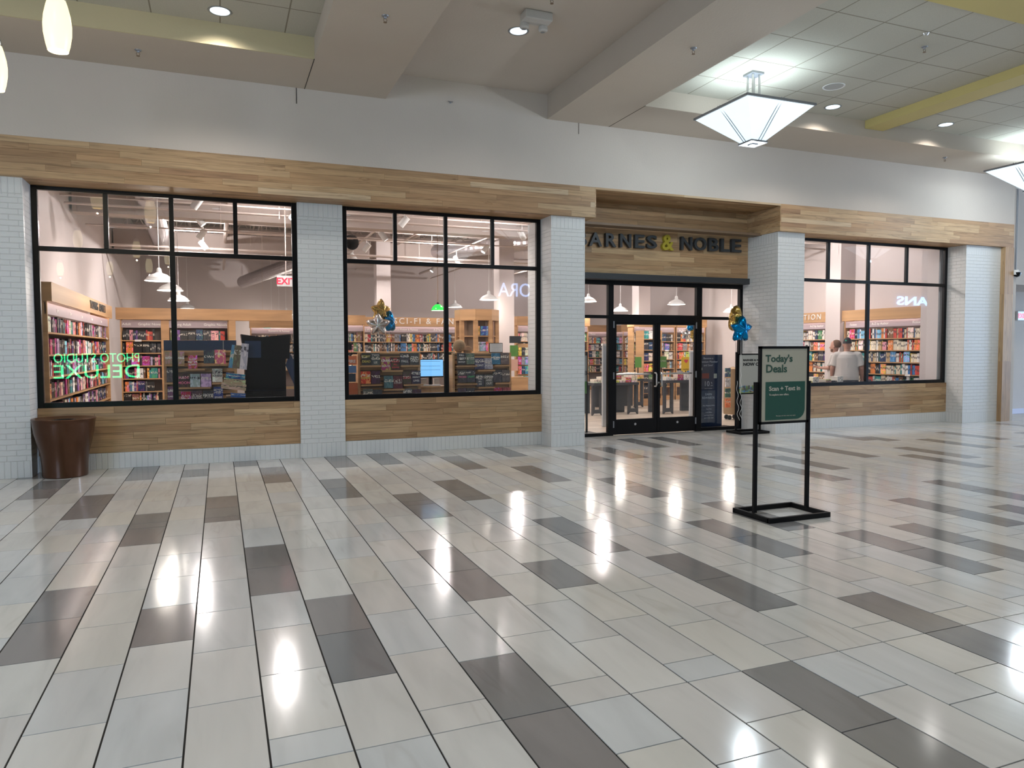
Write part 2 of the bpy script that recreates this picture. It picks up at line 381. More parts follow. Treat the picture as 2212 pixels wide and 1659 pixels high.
# long band: front face, soffits, entrance recess
rnd = random.Random(11); p = MB()
YB = 10.35
def front(y, depth=.018):
    return lambda u, v, z, w, c, o: p.box(u, v, y, y+depth, z, w, 0, c, o)
BANDPAL = OAK+OAK+[(.55, .40, .25), (.35, .205, .11)]
boards(p, -4.5, 5.57, 3.63, 4.105, .079, front(YB), BANDPAL, .6, 2.1, .0008, rnd)
boards(p, 9.29, 15.42, 3.63, 4.105, .079, front(YB), [tuple(q*1.1 for q in c) for c in BANDPAL], .6, 2.1, .0008, rnd)
boards(p, 5.57, 9.29, 4.07, 4.105, .04, front(YB), BANDPAL, .6, 2.1, .0008, rnd)
def under(z, depth=.018):
    return lambda u, v, a, b, c, o: p.box(u, v, a, b, z, z+depth, 0, c, o)
boards(p, -4.5, 5.57, YB+.018, 10.86, .083, under(3.63), OAK, .6, 2.0, .0008, rnd)
boards(p, 9.29, 15.42, YB+.018, 10.86, .083, under(3.63), OAK, .6, 2.0, .0008, rnd)
boards(p, 5.57, 9.29, YB+.018, 11.25, .083, under(4.07), OAK, .6, 2.0, .0008, rnd)
boards(p, 5.43, 9.40, 2.86, 4.07, .0865, front(11.23), OAK+[(.36, .24, .14)], .6, 2.4, .0008, rnd)
boards(p, YB, 11.24, 3.63, 4.07, .088, lambda u, v, z, w, c, o: p.box(9.272, 9.29, u, v, z, w, 0, c, o), OAK, .6, 2.0, .0008, rnd)
boards(p, YB, 11.24, 3.63, 4.07, .088, lambda u, v, z, w, c, o: p.box(5.57, 5.588, u, v, z, w, 0, c, o), OAK, .6, 2.0, .0008, rnd)
p.box(-4.5, 5.57, YB+.02, 10.9, 3.65, 4.10, 1); p.box(9.29, 15.40, YB+.02, 10.9, 3.65, 4.10, 1)
p.box(5.57, 9.29, YB+.02, 11.36, 4.09, 4.10, 1); p.box(5.43, 9.40, 11.25, 11.40, 2.86, 4.10, 1)
p.box(-4.5, 15.4, 10.86, 11.1, 3.62, 3.66, 1)
struct(p.build('trim_4', [M['cladding'], M['oakd']]), 'long oak plank band above the shopfront with entrance recess')
# upright at the right end of the band
p = MB(); rnd = random.Random(5)
z = 0
while z < 3.63:
    h = rnd.uniform(.7, 1.6); z1 = min(3.63, z+h)
    for (a, b) in ((15.15, 15.26), (15.26, 15.42)):
        c = rnd.choice(OAK); c = tuple(q*1.05 for q in c); o = (rnd.random()*40,)*3
        p.box(a+.001, b-.001, 10.335, 10.355, z, z1-.001, 0, c, o)
    for (a, b) in ((10.355, 10.43),):
        c = rnd.choice(OAK[:4]); p.box(15.15, 15.17, a, b, z, z1-.001, 0, c, (rnd.random()*40,)*3)
    z = z1
p.box(15.17, 15.42, 10.355, 11.1, 0, 3.63, 1)
struct(p.build('trim_5', [M['cladding_v'], M['oakd']]), 'oak upright closing the shopfront at the right end')

# ------------------------------------------------------------------ bulkhead and ceilings of the hall
c = MB()
c.box(-13, 15.42, 10.35, 10.9, 4.105, 5.9)
struct(c.build('wall_front', M['bulk']), 'plain painted bulkhead wall above the oak band')
c = MB()
ZS, ZC, ZM = 5.07, 5.33, 5.44
for a, b in ((-13, 2.24), (4.74, 41)): c.box(a, b, 9.28, 10.36, ZS, 5.9)
for a, b in ((1.143, 2.24), (4.74, 5.80)): c.box(a, b, -8, 9.28, ZS, 5.9)
struct(c.build('ceiling', M['soffit']), 'dropped plaster soffits around the ceiling coffers')
struct(MB().box(2.24, 4.74, -8, 10.36, ZM, 5.9).build('ceiling_bay', M['bay']), 'raised plaster ceiling bay in the middle')
c = MB(); c.box(-13, 1.143, -8, 9.28, ZC, 5.9); c.box(5.80, 41, -8, 9.28, ZC, 5.9)
struct(c.build('ceiling_tiles', M['ctile']), 'square lay-in ceiling tiles inside the coffers')
c = MB(); c.box(-13, 1.143, 9.262, 9.28, ZS+.002, ZC)
struct(c.build('trim_6', M['mustard'] if False else M['cream']), 'yellowish fascia at the edge of the left coffer')
c = MB(); c.box(10.06, 10.46, -8, 9.275, 5.20, ZC+.05); c.box(11.1, 41, -8, -7.9, 5.2, 5.4)
c.box(10.46, 41, 5.30, 5.68, 5.20, ZC+.05); c.box(5.80, 10.06, 5.30, 5.68, 5.20, ZC+.05)
struct(c.build('trim_7', M['mustard']), 'mustard yellow ribs crossing the right coffer')
c = MB()                                # thin control joints in the plaster
a_ = PZ(679, 127, ZS); b_ = PZ(657, 190, ZS)
c.box(a_.x-.004, a_.x+.004, a_.y, 10.35, ZS-.003, ZS)
q_ = PY(640, 191, 10.35); c.box(q_.x-.004, q_.x+.004, 10.346, 10.35, 4.86, ZS)
a_ = PZ(1395, 228, ZS); c.box(a_.x-.003, a_.x+.003, a_.y, 10.35, ZS-.003, ZS)
q_ = PY(1250, 268, 10.35); c.box(q_.x-.003, q_.x+.003, 10.346, 10.35, 4.9, ZS)
struct(c.build('trim_8', M['grout']), 'thin dark control joints in the ceiling plaster')
# wall past the shopfront on the right, alcove and exit door
c = MB()
c.box(15.42, 15.60, 10.40, 12.4, 0, 5.9)
c.box(15.60, 41, 11.0, 11.15, 2.95, 5.9)
c.box(15.60, 41, 12.4, 12.5, 0, 2.95); c.box(15.60, 41, 11.15, 12.4, 2.95, 3.05)
struct(c.build('wall_right', M['bulk']), 'pale wall and alcove past the right end of the shopfront')
d = empty('door_3', (16.9, 12.36, 0)); struct(d, 'dark grey exit door with push bar at the far right')
MB().box(-.95, .95, -.0, .04, .0, 2.2).build('leaf', M['char'], d)
MB().box(-.80, -.05, -.08, -.03, 1.0, 1.06).build('push_bar', M['steel'], d)
MB().box(-.85, -.55, -.08, .0, 2.05, 2.14).build('closer', M['grey'], d)
MB().box(-.95, .95, -.012, -.001, .0, .22).build('kick_plate', mat('dark_kick', (.03, .02, .015), .5), d)
# far side and ends of the hall
c = MB(); c.box(-13, 41, -8.1, -8, 0, 5.9)
struct(c.build('wall_back', mat('opposite_wall', (.30, .27, .25), .7)), 'opposite side of the mall hall')
c = MB(); c.box(-13.1, -13, -8, 11.1, 0, 1.0); c.box(-13.1, -13, -8, 11.1, 3.6, 5.9); c.box(-13.1, -13, 4, 11.1, 1, 3.6)
struct(c.build('wall_left', M['bulk']), 'left end of the mall hall with a wide opening')
c = MB(); c.box(41, 41.1, -8, 12.4, 3.6, 5.9); c.box(41, 41.1, 9, 12.5, 0, 3.6)
struct(c.build('wall_end', M['bulk']), 'right end of the mall hall with glazed opening')

# ------------------------------------------------------------------ display windows
def window(idx, x0, x1, mull, tops, label):
    e = empty('window_%d' % idx); struct(e, label); Y0, Y1 = 10.835, 10.895; z0, z1 = .82, 3.63; w = .05
    f = MB()
    f.box(x0, x0+w+.02, Y0, Y1, z0, z1); f.box(x1-w-.02, x1, Y0, Y1, z0, z1); f.box(x0+w+.02, x1-w-.02, Y0, Y1, z0, z0+.065); f.box(x0+w+.02, x1-w-.02, Y0, Y1, z1-.05, z1)
    f.build('frame', M['black'], e, bevel=.004)
    MB().box(x0+w+.02, x1-w-.02, Y0+.004, Y1-.004, 2.815, 2.875).build('transom', M['black'], e, bevel=.003)
    MB().box(mull-.034, mull+.034, Y0+.002, Y1-.002, z0+.065, 2.815).build('mullion', M['black'], e, bevel=.003)
    xs = sorted([x0+.05, x1-.05, mull]+list(tops))
    for t in sorted(list(tops)+[mull]): MB().box(t-.028, t+.028, Y0+.002, Y1-.002, 2.875, z1-.05).build('mullion', M['black'], e, bevel=.003)
    for a, b in ((x0+w+.02, mull-.034), (mull+.034, x1-w-.02)): MB().box(a, b, 10.860, 10.866, z0+.065, 2.815).build('pane', M['glass'], e)
    es = [x0+w+.02]+[q for t in sorted(list(tops)+[mull]) for q in (t-.028, t+.028)]+[x1-w-.02]
    for a, b in zip(es[::2], es[1::2]): MB().box(a, b, 10.860, 10.866, 2.875, z1-.05).build('pane', M['glass'], e)
    return e
window(1, -2.16, 1.055, -.56, (-1.335, .24), 'left display window with black frame')
window(2, 1.685, 4.84, 3.255, (2.47, 4.02), 'second display window with black frame')
window(3, 9.91, 14.12, 11.94, (10.905, 12.975), 'right display window with black frame')

# ------------------------------------------------------------------ entrance: frame, transoms, sidelights, double door
YD = 11.42
def ex(px, py=800): return PY(px, py, YD).x
def ez(px, py): return PY(px, py, YD).z
XL, XR = 5.43, ex(1606)
xA0, xA1 = ex(1311.7), ex(1323); xB0, xB1 = ex(1501.5), ex(1513); xC0 = ex(1594)
zt = 2.68; zb0, zb1 = ez(1450, 698)+.02, ez(1450, 681)
e = empty('window_4'); struct(e, 'black framed transoms and sidelights of the entrance')
f = MB()
f.box(XL, 9.35, 11.17, 11.40, 2.755, 2.86)                        # projecting header
f.build('header', M['char'], e, bevel=.006)
f = MB(); Y0, Y1 = 11.38, 11.46
f.box(XL, XR, Y0, Y1, zt, 2.80); f.box(xC0, XR, Y0, Y1, 0, zt); f.box(XL, XL+.05, Y0, Y1, 0, zt)
f.box(xA0, xA1, Y0, Y1, 0, zt); f.box(xB0, xB1, Y0, Y1, 0, zt)
zs0, zs1 = ez(1540, 691), ez(1540, 684.5)
f.box(XL, xA0, Y0, Y1, zs0, zs1); f.box(xB1, xC0, Y0, Y1, zs0, zs1); f.box(xA1, xB0, Y0, Y1, zb0-.02, zb1)
f.box(XL, xA0, Y0, Y1, 0, .06); f.box(xB1, xC0, Y0, Y1, 0, .06)
f.build('frame', M['black'], e, bevel=.004)
for a, b, z0, z1 in ((XL+.05, xA0, .06, zs0), (XL+.05, xA0, zs1, zt), (xA1, xB0, zb1, zt), (xB1, xC0, .06, zs0), (xB1, xC0, zs1, zt)):
    MB().box(a, b, 11.417, 11.423, z0, z1).build('pane', M['glass'], e)
xm = ex(1418); dz = zb0-.02
for i, (a, b, ga, gb) in enumerate(((xA1, xm, ex(1330), ex(1411)), (xm, xB0, ex(1424.5), ex(1499)))):
    a += .004; b -= .004
    d = empty('door_%d' % (i+1), (a if i == 0 else b, YD, 0)); struct(d, ('left', 'right')[i]+' glazed leaf of the black double entrance door'); ox = d.location.x
    gz0, gz1 = .285, ez(1370, 699)-.02
    f = MB(); f.box(a-ox, ga-ox, -.028, .028, .012, dz); f.box(gb-ox, b-ox, -.028, .028, .012, dz); f.box(ga-ox, gb-ox, -.028, .028, .012, gz0); f.box(ga-ox, gb-ox, -.028, .028, gz1, dz)
    f.build('leaf_frame', M['black'], d, bevel=.003)
    MB().box(ga-ox, gb-ox, -.003, .003, gz0, gz1).build('pane', M['glass'], d)
    s = 1 if i == 0 else -1; hx = (xm-ox)-s*.055
    hz0, hz1 = ez(1418, 834), ez(1418, 805)
    MB().tube([(hx, -.03, hz1), (hx, -.07, hz1), (hx-s*.0, -.095, hz1-.03), (hx, -.095, hz0+.03), (hx, -.07, hz0), (hx, -.03, hz0)], .013, 8).build('pull_handle', M['steel'], d, smooth=True)
    MB().tube([(ga-ox+.01, .06, 1.09), (gb-ox-.01, .06, 1.09)], .017, 8).build('push_bar', M['steel'], d, smooth=True)
    hg = (a if i == 0 else b)-ox
    for z in (.20, 1.07, 1.98): MB().box(hg-.012, hg+.012, -.042, -.028, z-.06, z+.06).build('hinge', M['grey'], d)
    MB().lathe([(0, -.002), (.022, -.002), (.022, .002), (0, .002)], ((ga+gb)/2-ox, -.03, .19), 16, sy=1, ax='y').build('badge', M['steel'], d).scale = (1, 1, 1)
MB().lathe([(0, -.004), (.016, -.004), (.016, .004), (0, .004)], (0, 0, 0), 12, ax='y').build('keyhole', M['steel'], bpy.data.objects['door_2']).location = (ex(1421)-bpy.data.objects['door_2'].location.x, -.033, .93)

# ------------------------------------------------------------------ raised letters over the entrance
sg = thing('wall_sign', 'raised charcoal letters with a mustard ampersand on the oak wall over the entrance', 'sign', PY(1430, 545, 11.20))
LETT = [('B', 1248, 1268), ('A', 1273, 1301), ('R', 1309, 1332), ('N', 1340, 1364), ('E', 1372, 1393), ('S', 1398, 1420), ('&', 1431, 1456), ('N', 1472, 1496), ('O', 1500, 1527), ('B', 1532, 1553), ('L', 1558, 1577), ('E', 1581, 1602)]
mus = mat('mustard_letter', (.42, .34, .03), .4)
for ch, a, b in LETT:
    xa, xb = PY(a, 545, 11.16).x, PY(b, 545, 11.16).x; zb_ = PY((a+b)/2, 531.5+(a-1273)*.0425, 11.16).z; zt_ = PY((a+b)/2, 502+(a-1273)*.0475, 11.16).z
    if ch == '&': zb_ -= .02; zt_ += .02
    o = text('letter', ch, 1, mus if ch == '&' else M['char'], None, (0, 0, 0), (0, 0, 0), ext=.5, off=.022)
    vs = [v.co for v in o.data.vertices]; x0 = min(v.x for v in vs); x1 = max(v.x for v in vs); y0 = min(v.y for v in vs); y1 = max(v.y for v in vs)
    for v in o.data.vertices:
        v.co = (((v.co.x-x0)/(x1-x0)-.5)*(xb-xa), -v.co.z*.065, ((v.co.y-y0)/(y1-y0))*(zt_-zb_))
    o.location = Vector(((xa+xb)/2, 11.193, zb_))-sg.location; o.parent = sg
# ------------------------------------------------------------------ hall lamps
def place(root, loc, rz=0, label=None):
    root.location = loc; root.rotation_euler = (0, 0, rz)
    if label: root['label'] = label
    return root
dl = thing('recessed_downlight', '', 'ceiling light', group='recessed downlights of the hall')
MB().lathe([(.105, .0), (.125, -.004), (.13, .0)], n=28).build('trim_ring', M['grey'], dl, smooth=True)
MB().lathe([(0, -.001), (.105, -.001)], n=28).build('lens', M['can'], dl)
def down(x, y, z, label, e=95, first=[dl]):
    o = first.pop() if first else copy_tree(dl)
    place(o, (x, y, z-.002), 0, label)
    lamp('SPOT', (x, y, z-.03), e, (1, .95, .90), .08, spot=2.5, blend=.9, name='downlight')
down(*PZ(475, 24, ZC).xy, ZC, 'round recessed downlight in the left coffer next to the yellowish fascia')
down(*PZ(1120, 67, ZM).xy, ZM, 'round recessed downlight in the middle bay beside the emergency light')
down(*PZ(1799, 231, ZC).xy, ZC, 'round recessed downlight left of the mustard rib below the speaker')
down(*PZ(2043, 269, ZC).xy, ZC, 'round recessed downlight right of the mustard rib')
HID = 'round recessed downlight of the hall ceiling behind the viewer'
for x, y, z in ((-4.5, 8.6, ZC), (-1.5, 4.8, ZC), (-5, 3.5, ZC), (3.5, 4.2, ZM), (9, 3.8, ZC), (15, 8.6, ZC), (13.2, 3.8, ZC), (18.5, 4.5, ZC), (0, .5, ZC), (3.5, .2, ZM), (8, -.5, ZC), (14, -.5, ZC), (19, 8.5, ZC), (-3, -3.8, ZC), (8, -4.2, ZC)):
    down(x, y, z, HID, 95)

def pyramid(label):
    t = thing('pendant_light', label, 'pendant lamp', group='square pyramid pendant lamps of the hall')
    s, b, z0, z1 = .56, .12, -.93, -.53          # half widths and heights below the ceiling
    for q in range(4):
        a = q*PI/2; m4 = Matrix.Rotation(a, 4, 'Z')
        g = MB(); g.quad([(-b, -b, z0), (b, -b, z0), (s, -s, z1), (-s, -s, z1)])
        g.build('glass_panel', M['shade'], t, mat4=m4)
    f = MB()
    for q in range(4):
        a = q*PI/2; m4 = Matrix.Rotation(a, 4, 'Z')
        g = MB().box(-s-.012, s+.012, -s-.014, -s+.006, z1-.008, z1+.022)
        b0 = len(f.v); f.v += [tuple(m4 @ Vector(p)) for p in g.v]
        for fc in g.f: f.face([i+b0 for i in fc])
    f.build('rim', M['grey'], t)
    f = MB()
    for q in range(4):
        m4 = Matrix.Rotation(q*PI/2, 4, 'Z')
        for dx in (-.022, .022):
            f.tube([m4 @ Vector((dx, -b-.02, z0-.01)), m4 @ Vector((dx, -s-.02, z1+.03))], .0055, 5)
    f.build('rods', M['grey'], t)
    g = MB(); g.box(-b-.02, b+.02, -b-.02, b+.02, z0-.03, z0-.005); g.box(-.05, .05, -.05, .05, z0-.05, z0-.03); g.build('base_plate', M['grey'], t, bevel=.004)
    g = MB()
    for dx, dy in ((-.055, -.055), (.055, -.055), (-.055, .055), (.055, .055)): g.tube([(dx, dy, z1-.02), (dx, dy, -.01)], .016, 8)
    g.build('stem', M['steel'], t, smooth=True)
    MB().box(-.10, .10, -.10, .10, -.03, 0).build('canopy', M['grey'], t, bevel=.004)
    return t
pl = pyramid('glowing square pyramid lamp hanging on steel stems in the right coffer')
place(pl, (6.91, 8.27, ZC))
lamp('AREA', (6.91, 8.27, ZC-.50), 15, (.75, .9, 1), .9, (PI, 0, 0), name='pendant_up')
lamp('POINT', (6.91, 8.27, ZC-1.02), 60, (.8, .92, 1), .03, name='pendant_down')
def pyr2(x, y, label, z=ZC, e=60):
    o = copy_tree(pl); place(o, (x, y, z), 0, label)
    lamp('AREA', (x, y, z-.50), 14, (.75, .9, 1), .9, (PI, 0, 0), name='pendant_up'); lamp('POINT', (x, y, z-1.02), e, (.8, .92, 1), .03, name='pendant_down')
p2 = PZ(2218, 352, 4.78); pyr2(p2.x+.56, p2.y+.2, 'square pyramid lamp cut off by the right edge of the photo')
def refl(px, py, z):
    v = PZ(px, py, z); return v.x, 2*10.863-v.y
for px, py, lb in ((985, 556, 'middle'), (1112, 500, 'right-hand'), (1880, 545, 'farthest right')):
    x, y = refl(px, py, 4.6); pyr2(x, y, 'square pyramid lamp behind the viewer, %s one mirrored in the glass' % lb, ZC, 45)

# small ivory glass pendants over the left of the hall
iv = thing('glass_pendant', '', 'pendant lamp', group='ivory glass pendants')
pf = [(.060, .0), (.075, -.05), (.093, -.13), (.1, -.20), (.098, -.27), (.085, -.35), (.072, -.40), (.066, -.40), (.078, -.35), (.09, -.27)]
MB().lathe(pf, n=28).build('glass_shade', M['ivory'], iv, smooth=True)
MB().lathe([(0, .06), (.05, .06), (.064, .03), (.064, -.012), (.058, -.012), (0, 0)], n=24).build('cap', M['steel'], iv, smooth=True)
MB().tube([(0, 0, .05), (0, 0, 1.0)], .006, 6).build('rod', M['steel'], iv)
MB().lathe([(0, 1.0), (.06, 1.0), (.06, .98), (0, .975)], n=20).build('canopy', M['steel'], iv, smooth=True)
ivz = 4.29
v0 = PZ(124, 60, 4.07); v1 = PZ(-12, 150, 4.07)
spots = [(v0.x, v0.y, 'glowing ivory glass pendant hanging at the top left corner'), (v1.x, v1.y, 'ivory glass pendant cut off by the left edge of the photo')]
for px, py in ((168, 518), (130, 582), (237, 580), (295, 540), (322, 575), (363, 556)):
    x, y = refl(px, py, 4.07); spots.append((x, y, 'ivory glass pendant out of frame, mirrored in the left window'))
for i, (x, y, lb) in enumerate(spots):
    o = iv if i == 0 else copy_tree(iv); place(o, (x, y, ivz), 0, lb)
    lamp('POINT', (x, y, ivz-.48), 14, (1, .85, .6), .012, name='pendant_glow')

# sprinklers, speaker, emergency light, smoke detectors
sp = thing('sprinkler', '', 'sprinkler', group='ceiling sprinklers')
MB().lathe([(0, 0), (.038, 0), (.034, -.008), (.016, -.012), (.012, -.03), (0, -.03)], n=18).build('escutcheon', M['grey'], sp, smooth=True)
g = MB(); g.tube([(.012, 0, -.03), (.02, 0, -.045), (.006, 0, -.068)], .003, 5); g.tube([(-.012, 0, -.03), (-.02, 0, -.045), (-.006, 0, -.068)], .003, 5)
g.lathe([(0, -.066), (.02, -.068), (.02, -.071), (0, -.073)], n=12); g.build('deflector', M['oakd'], sp)
SPR = [(298, 108, ZS, 'sprinkler head under the soffit above the left window'), (832, 34, ZS, 'sprinkler head under the wide soffit left of the middle bay'),
 (1498, 104, ZS, 'sprinkler head under the wide soffit left of the pyramid lamp'), (2041, 340, ZS, 'sprinkler head under the soffit at the far right'),
 (1997, 101, ZC, 'sprinkler head on the ceiling tiles of the right coffer'), (1192, -6, ZM, 'sprinkler head behind the emergency light in the middle bay')]
for i, (px, py, z, lb) in enumerate(SPR):
    o = sp if i == 0 else copy_tree(sp); v = PZ(px, py, z); place(o, (v.x, v.y, z), 0, lb)
o = copy_tree(sp); v = PY(973, 219, 10.35); place(o, (v.x, 10.345, v.z), 0, 'side sprinkler head on the bulkhead wall between the two beams'); o.rotation_euler = (math.radians(25), 0, 0)
v = PZ(1801, 187, ZC); t = thing('ceiling_speaker', 'round white speaker grille in the ceiling tiles above a downlight', 'speaker', (v.x, v.y, ZC))
MB().lathe([(.13, 0), (.15, -.006), (.155, 0)], n=28).build('trim_ring', M['white'], t); MB().lathe([(0, -.003), (.13, -.003)], n=28).build('grille', mat('speaker_grille', (.40, .39, .37), .7), t)
v = PZ(2000, 72, ZC); t = thing('ceiling_sensor', 'tiny chrome sensor at a joint of the ceiling tiles', 'sensor', (v.x, v.y, ZC))
MB().lathe([(0, -.03), (.02, -.025), (.035, 0)], n=14).build('dome', M['steel'], t, smooth=True)
v = PZ(1158, 30, ZM); t = thing('emergency_light', 'white emergency light box with two round heads in the middle bay', 'light', (v.x, v.y, ZM))
lw = noise_paint('beige_plastic', (.55, .52, .49), .01)
MB().box(-.17, .17, -.10, .08, -.10, 0).build('housing', lw, t, bevel=.012)
for s in (-1, 1):
    h = MB(); h.lathe([(0, .03), (.045, .03), (.055, 0), (.055, -.03), (.04, -.045), (0, -.045)], (s*.12, .07, -.115), 20); h.build('lamp_head', lw, t, smooth=True)
    MB().lathe([(0, 0), (.026, 0)], (s*.12, .08, -.162), 14).build('lens', M['grey'], t)
# dome camera on a drop pole at the right
v = PZ(2199, 400, 4.93); t = thing('security_camera', 'white dome camera on a thin drop pole at the right edge', 'camera', (v.x, v.y, 0))
zb_ = PY(2198, 586, v.y).z
MB().lathe([(0, 5.07), (.10, 5.07), (.10, 4.90), (.07, 4.87), (.02, 4.85), (0, 4.85)], n=20).build('mount', M['white'], t, smooth=True)
MB().tube([(0, 0, 4.9), (0, 0, zb_)], .016, 8).build('pole', M['grey'], t)
MB().lathe([(0, .09), (.05, .085), (.085, .04), (.09, 0), (.085, -.02)], (0, 0, zb_-.06), 20).build('housing', M['white'], t, smooth=True)
MB().lathe([(.07, .03), (.072, 0), (.05, -.05), (0, -.07)], (0, -.035, zb_-.06), 20).build('dome', M['black'], t, smooth=True)
v = PY(2207, 682, 12.3); t = thing('exit_sign', 'lit red exit sign over the grey door at the right edge', 'sign', (v.x+.08, 12.36, v.z))
MB().box(-.17, .17, -.03, .03, -.11, .11).build('housing', M['white'], t); text('lettering', 'EXIT', .16, M['exit'], t, (0, -.032, -.055), off=.006)

# ------------------------------------------------------------------ reflected shops across the hall (they show mirrored in the glass)
gem = mat('green_neon', (.1, .8, .3), .4, emit=(.03, 1, .36), es=7)
wem = mat('white_neon', (.5, .6, .9), .4, emit=(.40, .58, 1), es=6); bem = mat('blue_sign', (.3, .5, .9), .4, emit=(.20, .50, 1), es=11)
kb = thing('photo_booth', 'black photo booth with green lettering behind the viewer, mirrored in the left window', 'booth', (0, 0, 0))
YK = -3.0; YV = 2*10.863-YK
xa, xb = PY(110, 790, YV).x, PY(310, 790, YV).x
MB().box(xa, xb, YK-.9, YK-.02, 0, 1.95).build('cabinet', M['blackm'], kb)
def mirror_text(s, size_px, px0, px1, py0, py1, Yr, m, parent, off=.0):
    yv = 2*10.863-Yr; a, b = PY(px0, py1, yv), PY(px1, py1, yv); tp = PY((px0+px1)/2, py0, yv).z; bt = PY((px0+px1)/2, py1, yv).z
    o = text('lettering', s, 1, m, None, ext=.02, off=off, rot=(0, 0, 0)); vs = [v.co.copy() for v in o.data.vertices]
    x0 = min(v.x for v in vs); x1 = max(v.x for v in vs); y0 = min(v.y for v in vs); y1 = max(v.y for v in vs)
    for v in o.data.vertices: v.co = (b.x+(v.co.x-x0)/(x1-x0)*(a.x-b.x), Yr+v.co.z, bt+(v.co.y-y0)/(y1-y0)*(tp-bt))
    if parent: o.parent = parent
    return o
mirror_text('PHOTO STUDIO', 0, 116, 301, 763, 783, YK, gem, kb); mirror_text('DELUXE', 0, 116, 302, 788, 817, YK, gem, kb)
YW = -7.9
t = thing('shop_sign', 'blue-white glowing shop letters across the hall, mirrored in the second window', 'sign'); mirror_text('PANDORA', 0, 1076, 1238, 613, 642, YW, wem, t)
t = thing('shop_sign', 'blue glowing shop letters across the hall, mirrored in the right window', 'sign'); mirror_text('VANS', 0, 1937, 2026, 641, 660, YW, bem, t, .02)

# ------------------------------------------------------------------ tapered bin
t = thing('trash_can', 'brown metallic tapered bin in the corner by the left brick pier', 'bin', (-1.80, 10.42, 0))
bp = [(0, .0), (.235, .0), (.245, .01), (.25, .14), (.262, .28), (.295, .42), (.325, .55), (.338, .66), (.345, .70), (.350, .712), (.345, .72), (.325, .715), (.25, .69), (.12, .675), (.0, .67)]
MB().lathe(bp, n=56).build('body', M['copper'], t, smooth=True)
MB().lathe([(0, .672), (.13, .678), (.13, .70), (.11, .70), (.10, .68), (0, .676)], n=28).build('lid_opening', M['blackm'], t, smooth=True)
t.location.x = -1.805

# ------------------------------------------------------------------ poster stands
def stand(name, label, x0, x1, yc, dep, zt_, bz0, bz1, board, bw=0.0, rz=0, behind=False):
    w = .032; xc = (x0+x1)/2; hw = (x1-x0)/2
    t = thing(name, label, 'sign stand', (xc, yc, 0), rz)
    f = MB(); hb = hw+.045
    for s in (-1, 1): f.box(-hb, hb, s*dep-w/2 if s > 0 else -dep-w/2, s*dep+w/2, 0, .045)
    f.box(-hb, -hb+w, -dep, dep, 0, .045); f.box(hb-w, hb, -dep, dep, 0, .045); f.build('base', M['blackm'], t, bevel=.002)
    for s in (-1, 1): MB().box(s*hw-w/2, s*hw+w/2, -w/2, w/2, .045, zt_).build('post', M['blackm'], t, bevel=.002)
    f = MB(); y0, y1 = -.028, .0
    if behind: y0, y1 = .0, .028
    iw = hw-w/2-.004; q = .022
    f.box(-iw, iw, y0, y1, bz0, bz0+q); f.box(-iw, iw, y0, y1, bz1-q, bz1); f.box(-iw, -iw+q, y0, y1, bz0, bz1); f.box(iw-q, iw, y0, y1, bz0, bz1)
    f.build('poster_frame', M['blackm'], t)
    p = MB().box(-iw+q, iw-q, y0+.006, y1-.004, bz0+q, bz1-q).build('poster', board, t)
    return t, iw-q, y0+.005
A = PY(1635, 748, 5.33); Bz = PY(1690, 914, 5.33).z; Pt = PY(1690, 824, 5.33).z
pcream = mat('cream_poster', (.47, .44, .35), .45); pgreen = mat('green_print', (.018, .085, .06), .45); pink = mat('dark_green_ink', (.03, .085, .06), .5)
t, iw, yf = stand('sign_stand', 'black poster stand with a cream and green sale poster in front of the right window', 4.522, 5.135, 5.33, .235, Pt, Bz, A.z, pcream)
def tx(s, px, py, hpx, m, bold=0, w=None, tt=t, Y=5.33, yf_=None, rot=None):
    v = PY(px, py, Y); size = hpx*(PY(px, py-1, Y).z-v.z)/.72
    o = text('lettering', s, size, m, tt, (v.x-tt.location.x, (yf if yf_ is None else yf_)-.0012, v.z), off=bold, align='LEFT', ext=.0005)
    if w: ln = max(q.co.x for q in o.data.vertices)*1.0; wd_ = PY(px+w, py, Y).x-v.x; o.scale = (wd_/ln, 1, 1)
    return o
tx("Today's", 1650, 781.5, 15, pink, .0022, 58); tx('Deals', 1650, 804.5, 17, pink, .0022, 46)
cw = mat('cream_ink', (.55, .50, .42), .5)
g0, g1 = PY(1649, 908, 5.33), PY(1735, 823, 5.33); gx0, gx1, gz0, gz1 = g0.x-t.location.x, g1.x-t.location.x, g0.z, g1.z
pts = [(gx0, gz0), (gx0, gz1), (gx1, gz1)]
r = .095
for k in range(9): a = -k*PI/16; pts.append((gx1-r+r*math.cos(a), gz0+r+.003+r*math.sin(a)))
MB().prism(pts, 'y', yf-.0012, yf).build('print_panel', pgreen, t)
yf2 = yf-.0014
tx('Scan + Text in', 1657, 844, 9.5, cw, .0015, 67, yf_=yf2); tx('To explore new offers.', 1657, 854.5, 4.0, cw, .0006, 43, yf_=yf2)
tx('Message and data rates may apply', 1672, 899, 2.2, cw, 0, 42, yf_=yf2)

